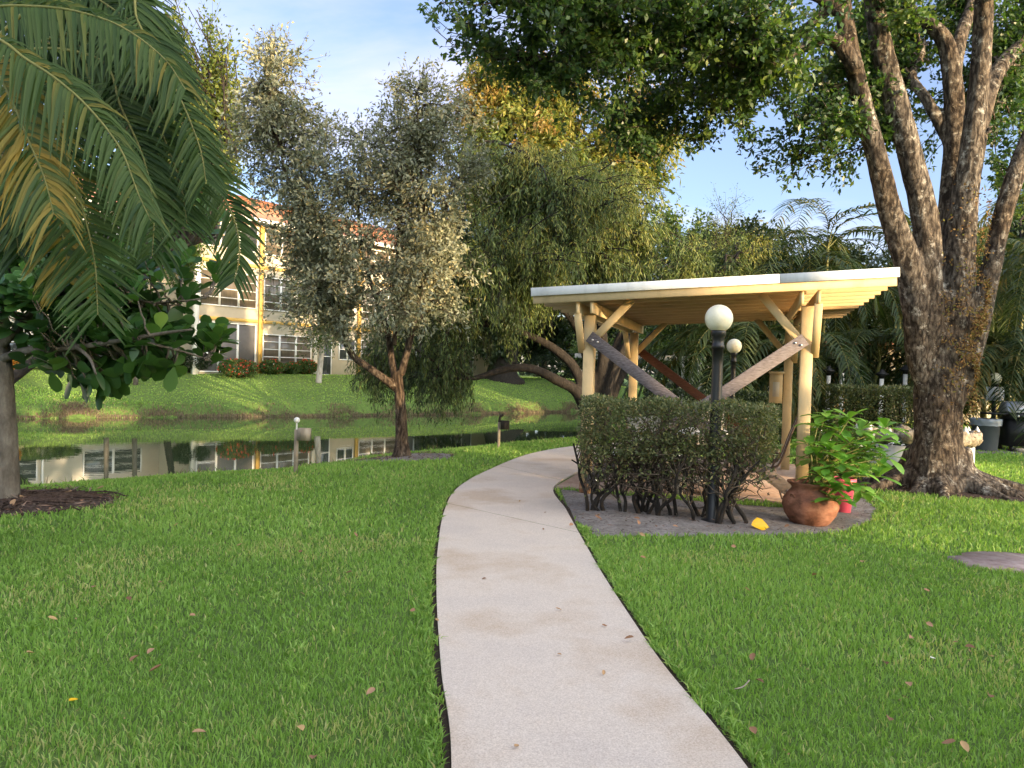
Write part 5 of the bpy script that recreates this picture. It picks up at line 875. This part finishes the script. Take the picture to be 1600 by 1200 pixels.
# planting along the apartments
def bushf(x, d, wx, h, label, flower, seed, nfl=300, mat=M_green, name='flower_shrub', n=2600, dy=.6):
    b = at(x, 585, d); o = thing(name, label, 'shrub', b, .6, None); g = np.random.default_rng(seed); fr = Local(o); p = rnd_dir(g, n) * [wx, dy, h * .5] * g.uniform(.6, 1, (n, 1)) ** .5 + [0, 0, h * .5]; p[:, 2] = np.abs(p[:, 2]); mb = MB(); leaves(mb, fr(p), rnd_dir(g, n) + [0, 0, .4], rnd_dir(g, n), .11, .055, tint=np.clip(g.normal(.4, .2, n), 0, 1)); mb.build('foliage', mat, o)
    mb = MB(); tubes(mb, np.array([fr(spline([(0, 0, -.05), q * [.5, .5, .6], q], 6)) for q in p[:14]]), .012, 4); mb.build('stems', M_barkd, o)
    if flower:
        c = p[g.integers(0, n, nfl)] * [1, 1, 1.02] + [0, 0, .03]; mb = MB(); leaves(mb, fr(c), rnd_dir(g, nfl) + [0, 0, .5], rnd_dir(g, nfl), .10, .09, tint=g.random(nfl)); mb.build('flowers', flower, o)
bushf(372, 36.2, .95, .85, 'red flowering shrub left of the yellow pillar', M_red, 301); bushf(424, 38.4, .6, .7, 'red flowering shrub just right of the yellow pillar', M_red, 302, 130); bushf(455, 39.6, .45, .6, 'low brownish shrub before the white framed windows', M_red, 303, 50); bushf(478, 40.5, .6, .75, 'red flowering shrub beside the slim pale trunk', M_red, 304, 160)
bushf(12, 30.5, .45, .95, 'orange leaved shrub at the left edge behind the grey trunk', None, 305, mat=M_orange, name='orange_shrub')
for x, d, w, lab in ((70, 32.2, 1.5, 'clipped green hedge in front of the white apartment wing'), (300, 35.2, .9, 'dark shrub at the porch corner beside the red flowers')): bushf(x, d + 1.2, w, .6 if x < 250 else 1.05, lab, None, 310 + x, mat=M_darkg if x > 250 else M_green, name='clipped_hedge', n=4200, dy=.7)
bushf(1125, 24, .7, .8, 'bright yellow green shrub seen past the lamp post under the gazebo roof', None, 350, mat=M_gold, name='yellow_shrub'); bushf(870, 50, 3, 1.6, 'dark shrub row on the far lawn under the arching limbs', None, 351, mat=M_darkg, name='dark_shrub', n=4000); bushf(1360, 24.5, 1.0, 2.0, 'leafy grey green shrub in front of the beige wall', None, 352, mat=M_green, name='leafy_shrub')

# ------------------------------------------------------------------ fallen leaves and small things
def fallen(name, p, L, W_, g, mat, label, group, tint=None, lift=.02, curl=.5):
    p = np.array(p, float); a = g.uniform(0, 6.28); D = np.array([[math.cos(a), math.sin(a), g.uniform(-.1, .3)]]); mb = MB(); leaves(mb, [p + [0, 0, lift]], D, np.array([[g.normal(0, .35), g.normal(0, .35) - .3, 1]]), L, W_, OVAL, curl, g.uniform(-.4, .2), g.random() if tint is None else tint); return tag(mb.build(name, mat, origin=p), label, 'leaf', group)
g = np.random.default_rng(88)
for x, y, lab in [(203, 1049, 'reddish brown fallen leaf, left of a pair near the bottom left'), (232, 1065, 'reddish brown fallen leaf, right of a pair near the bottom left')]: fallen('fallen_leaf', G(x, y), .065, .045, g, M_leafb, lab, 'fallen leaves on the left lawn', .35, .05)
for x, y in [(54, 1033), (369, 861), (360, 884), (557, 846), (473, 869), (253, 918), (203, 949), (465, 1150), (322, 1160), (491, 1198), (572, 1100), (230, 1035), (634, 749), (270, 830), (150, 925), (540, 905), (640, 965), (306, 973), (90, 980)]: fallen('fallen_leaf', G(x, y), g.uniform(.035, .06), .035, g, M_leafb, 'small brown fallen leaf lying in the left lawn', 'fallen leaves on the left lawn', None, .045)
fallen('fallen_leaf', G(122, 1109), .05, .03, g, M_yleaf, 'small yellow fallen leaf in the bottom left grass', 'fallen leaves on the left lawn', None, .05)
for x, y in [(1175, 1045), (1193, 1081), (1422, 1086), (1389, 1135), (1470, 1177), (1512, 1192), (1180, 1163), (1453, 933), (1546, 1099), (1269, 908), (1172, 933), (1437, 818), (1381, 1046), (1426, 1007), (1458, 990), (1010, 880), (1008, 845), (1150, 862), (1347, 884), (1507, 1022), (1545, 1036), (975, 1010)]: fallen('fallen_leaf', G(x, y), g.uniform(.04, .065), .035, g, M_leafb, 'small brown fallen leaf lying in the right lawn', 'fallen leaves on the right lawn', None, .045)
for x, y in [(850, 802), (850, 829), (878, 955), (949, 980), (870, 1024), (942, 1057), (810, 1166), (686, 972), (812, 785), (760, 905)]: fallen('fallen_leaf', G(x, y, PZ), g.uniform(.03, .05), .02, g, M_leafb, 'small rusty fallen leaf on the concrete path', 'fallen leaves on the path', None, .008)
for x, y in [(998, 823), (941, 815), (1025, 826), (896, 822), (935, 808), (1060, 826), (990, 812), (1225, 826)]: fallen('fallen_leaf', G(x, y, .04), g.uniform(.05, .08), .04, g, M_leafb, 'rusty fallen leaf on the grey planting bed', 'fallen leaves on the bed', None, .02)
for x, y in [(150, 769), (42, 783), (100, 775), (20, 796)]: fallen('fallen_leaf', Gt(x, y), .11, .06, g, M_leafb, 'tan dry leaf on the mulch under the round leaved tree', 'fallen leaves on the mulch', .8, .04)
p = G(1189, 829); yl = MB(); leaves(yl, [p + [-.10, 0, .055]], np.array([[1, .1, .10]]), np.array([[.1, -1, .75]]), .21, .145, [(0, .1), (.12, .55), (.35, 1), (.6, .9), (.8, .5), (.92, .16), (1, .05)], .5, .3, .5); tag(yl.build('yellow_leaf', M_yleaf, origin=p, smooth=True), 'big curled bright yellow leaf at the edge of the planting bed', 'leaf')
p = G(1161, 1073, .05); mb = MB(); tubes(mb, [spline([p + [-.05, -.03, 0], p, p + [.05, .06, .01]], 6)], .004, 5, cap=True); tag(mb.build('twig', M_wood, origin=p), 'pale broken twig lying in the right lawn', 'twig')
p = G(1461, 1042); fallen('petal', p, .05, .03, g, M_flow, 'tiny white petal in the right lawn', None, .5, .05)
mb = MB(); tubes(mb, np.array([spline([bclu + [g.normal(0, .1), g.normal(0, .1), .04], bclu + [a := g.uniform(-.2, .95), b := g.uniform(-.7, .5), .05], bclu + [a + g.normal(0, .2), b + g.normal(0, .15), .035]], 10) for _ in range(60)]), .009, 5); tag(mb.build('surface_roots', M_mulch, origin=bclu), None, None, kind='stuff')

def litter(name, poly, n, seed, L, cols):
    g = np.random.default_rng(seed); poly = np.asarray(poly)[:, :2]; lo, hi = poly.min(0) - .1, poly.max(0) + .1; x = g.uniform(lo[0], hi[0], n); y = g.uniform(lo[1], hi[1], n); k = sdist(x, y, poly) < .06; x, y = x[k], y[k]; n = len(x); a = g.uniform(0, 6.28, n); mb = MB()
    leaves(mb, np.stack([x, y, tz(x, y) + .030 + .012 * g.random(n)], 1), np.stack([np.cos(a), np.sin(a), g.normal(0, .25, n)], 1), np.stack([g.normal(0, .35, n), g.normal(0, .35, n), 1 + 0 * a], 1), L * g.gamma(2, .5, n), L * .35 * g.uniform(.4, 1.3, n), tint=g.random(n)); tag(mb.build(name, cols), None, None, kind='stuff')
M_lit = leafmat('litter', [(.03, .022, .016), (.10, .07, .05), (.22, .18, .15), (.30, .15, .09)], .85, .1, .1, 1)
litter('lawn_litter', [(-7, 2.2), (-.75, 2.2), (-.9, 9), (-1.2, 11), (-6, 11)], 420, 505, .022, M_leafb); litter('lawn_litter', [(1.25, 2.2), (7, 2.2), (8, 9), (4.6, 9.0), (3.5, 7.6), (.85, 7.6)], 420, 506, .022, M_leafb); litter('bed_litter', BED1, 3800, 501, .03, M_lit); litter('bark_litter', BED3, 2600, 502, .06, M_lit); litter('root_litter', BED4, 4200, 503, .05, M_lit); litter('tree_litter', BED2, 2000, 504, .05, M_lit)

# ------------------------------------------------------------------ unseen blockers added out of frame to shade the garden
PER = np.array([.68, .73]) / math.hypot(.68, .73)
def SU(s, u): return np.array([*(SUN_AZ * s + PER * u), 0.0])
shade_block = thing('apartment_building', 'unseen cream apartment block added behind the viewer to cast shade', 'building', SU(24, 6.6), math.atan2(-PER[1], -PER[0])); f = Local(shade_block)  # block added only to keep the sun off the left side
mb = MB(); boxf(mb, f, (0, -9, -.3), (34, 0, 8.2)); mb.build('wall', M_stucco, shade_block); mb = MB(); boxf(mb, f, (-.6, -9.6, 8.2), (34.6, .6, 8.5)); mb.build('roof', M_tile, shade_block)
def shade(s, u, h0, h1, ru, n, label, seed, nT=160, L=.4, w=.2, rs=1.6):  # unseen tree whose crown is placed to block the sun
    b = SU(s, u); c = b + [0, 0, (h0 + h1) / 2]; top = b + [0, 0, h1 * .8]
    tree('shade_caster_tree', label, b, [([b - [0, 0, .2], b + [.1, 0, h1 * .4], top], [.25, .18, .05])], [(c, np.array([ru, ru * .9, (h1 - h0) / 2]), 1)], nT, 8, 10, L, w, M_green, M_barkd, seed, tl=.8, inner=.2, S=14, n=8)
shade(21, 6.6, 1.2, 9, 1.4, 0, 'unseen tree added at the corner of the block to cast shade', 401, 180)
shade(26, 13.5, 4.2, 6.2, 1.6, 0, 'unseen tree added behind the viewer to the right to cast shade', 402, 110)
shade(8, 20.5, .3, 4.8, 3.3, 0, 'unseen low spreading tree added to the right to cast shade', 403, 300)
hb_ = SU(15, 10.6); hedge('shade_caster_hedge', 'unseen tall hedge added behind the viewer to cast shade', (-4.5, -.6, 0), (3.8, .6, 3.3), hb_, math.atan2(PER[1], PER[0]), 9000, .16, .08, M_green)  # added to stop low sun reaching the lawn and lower posts
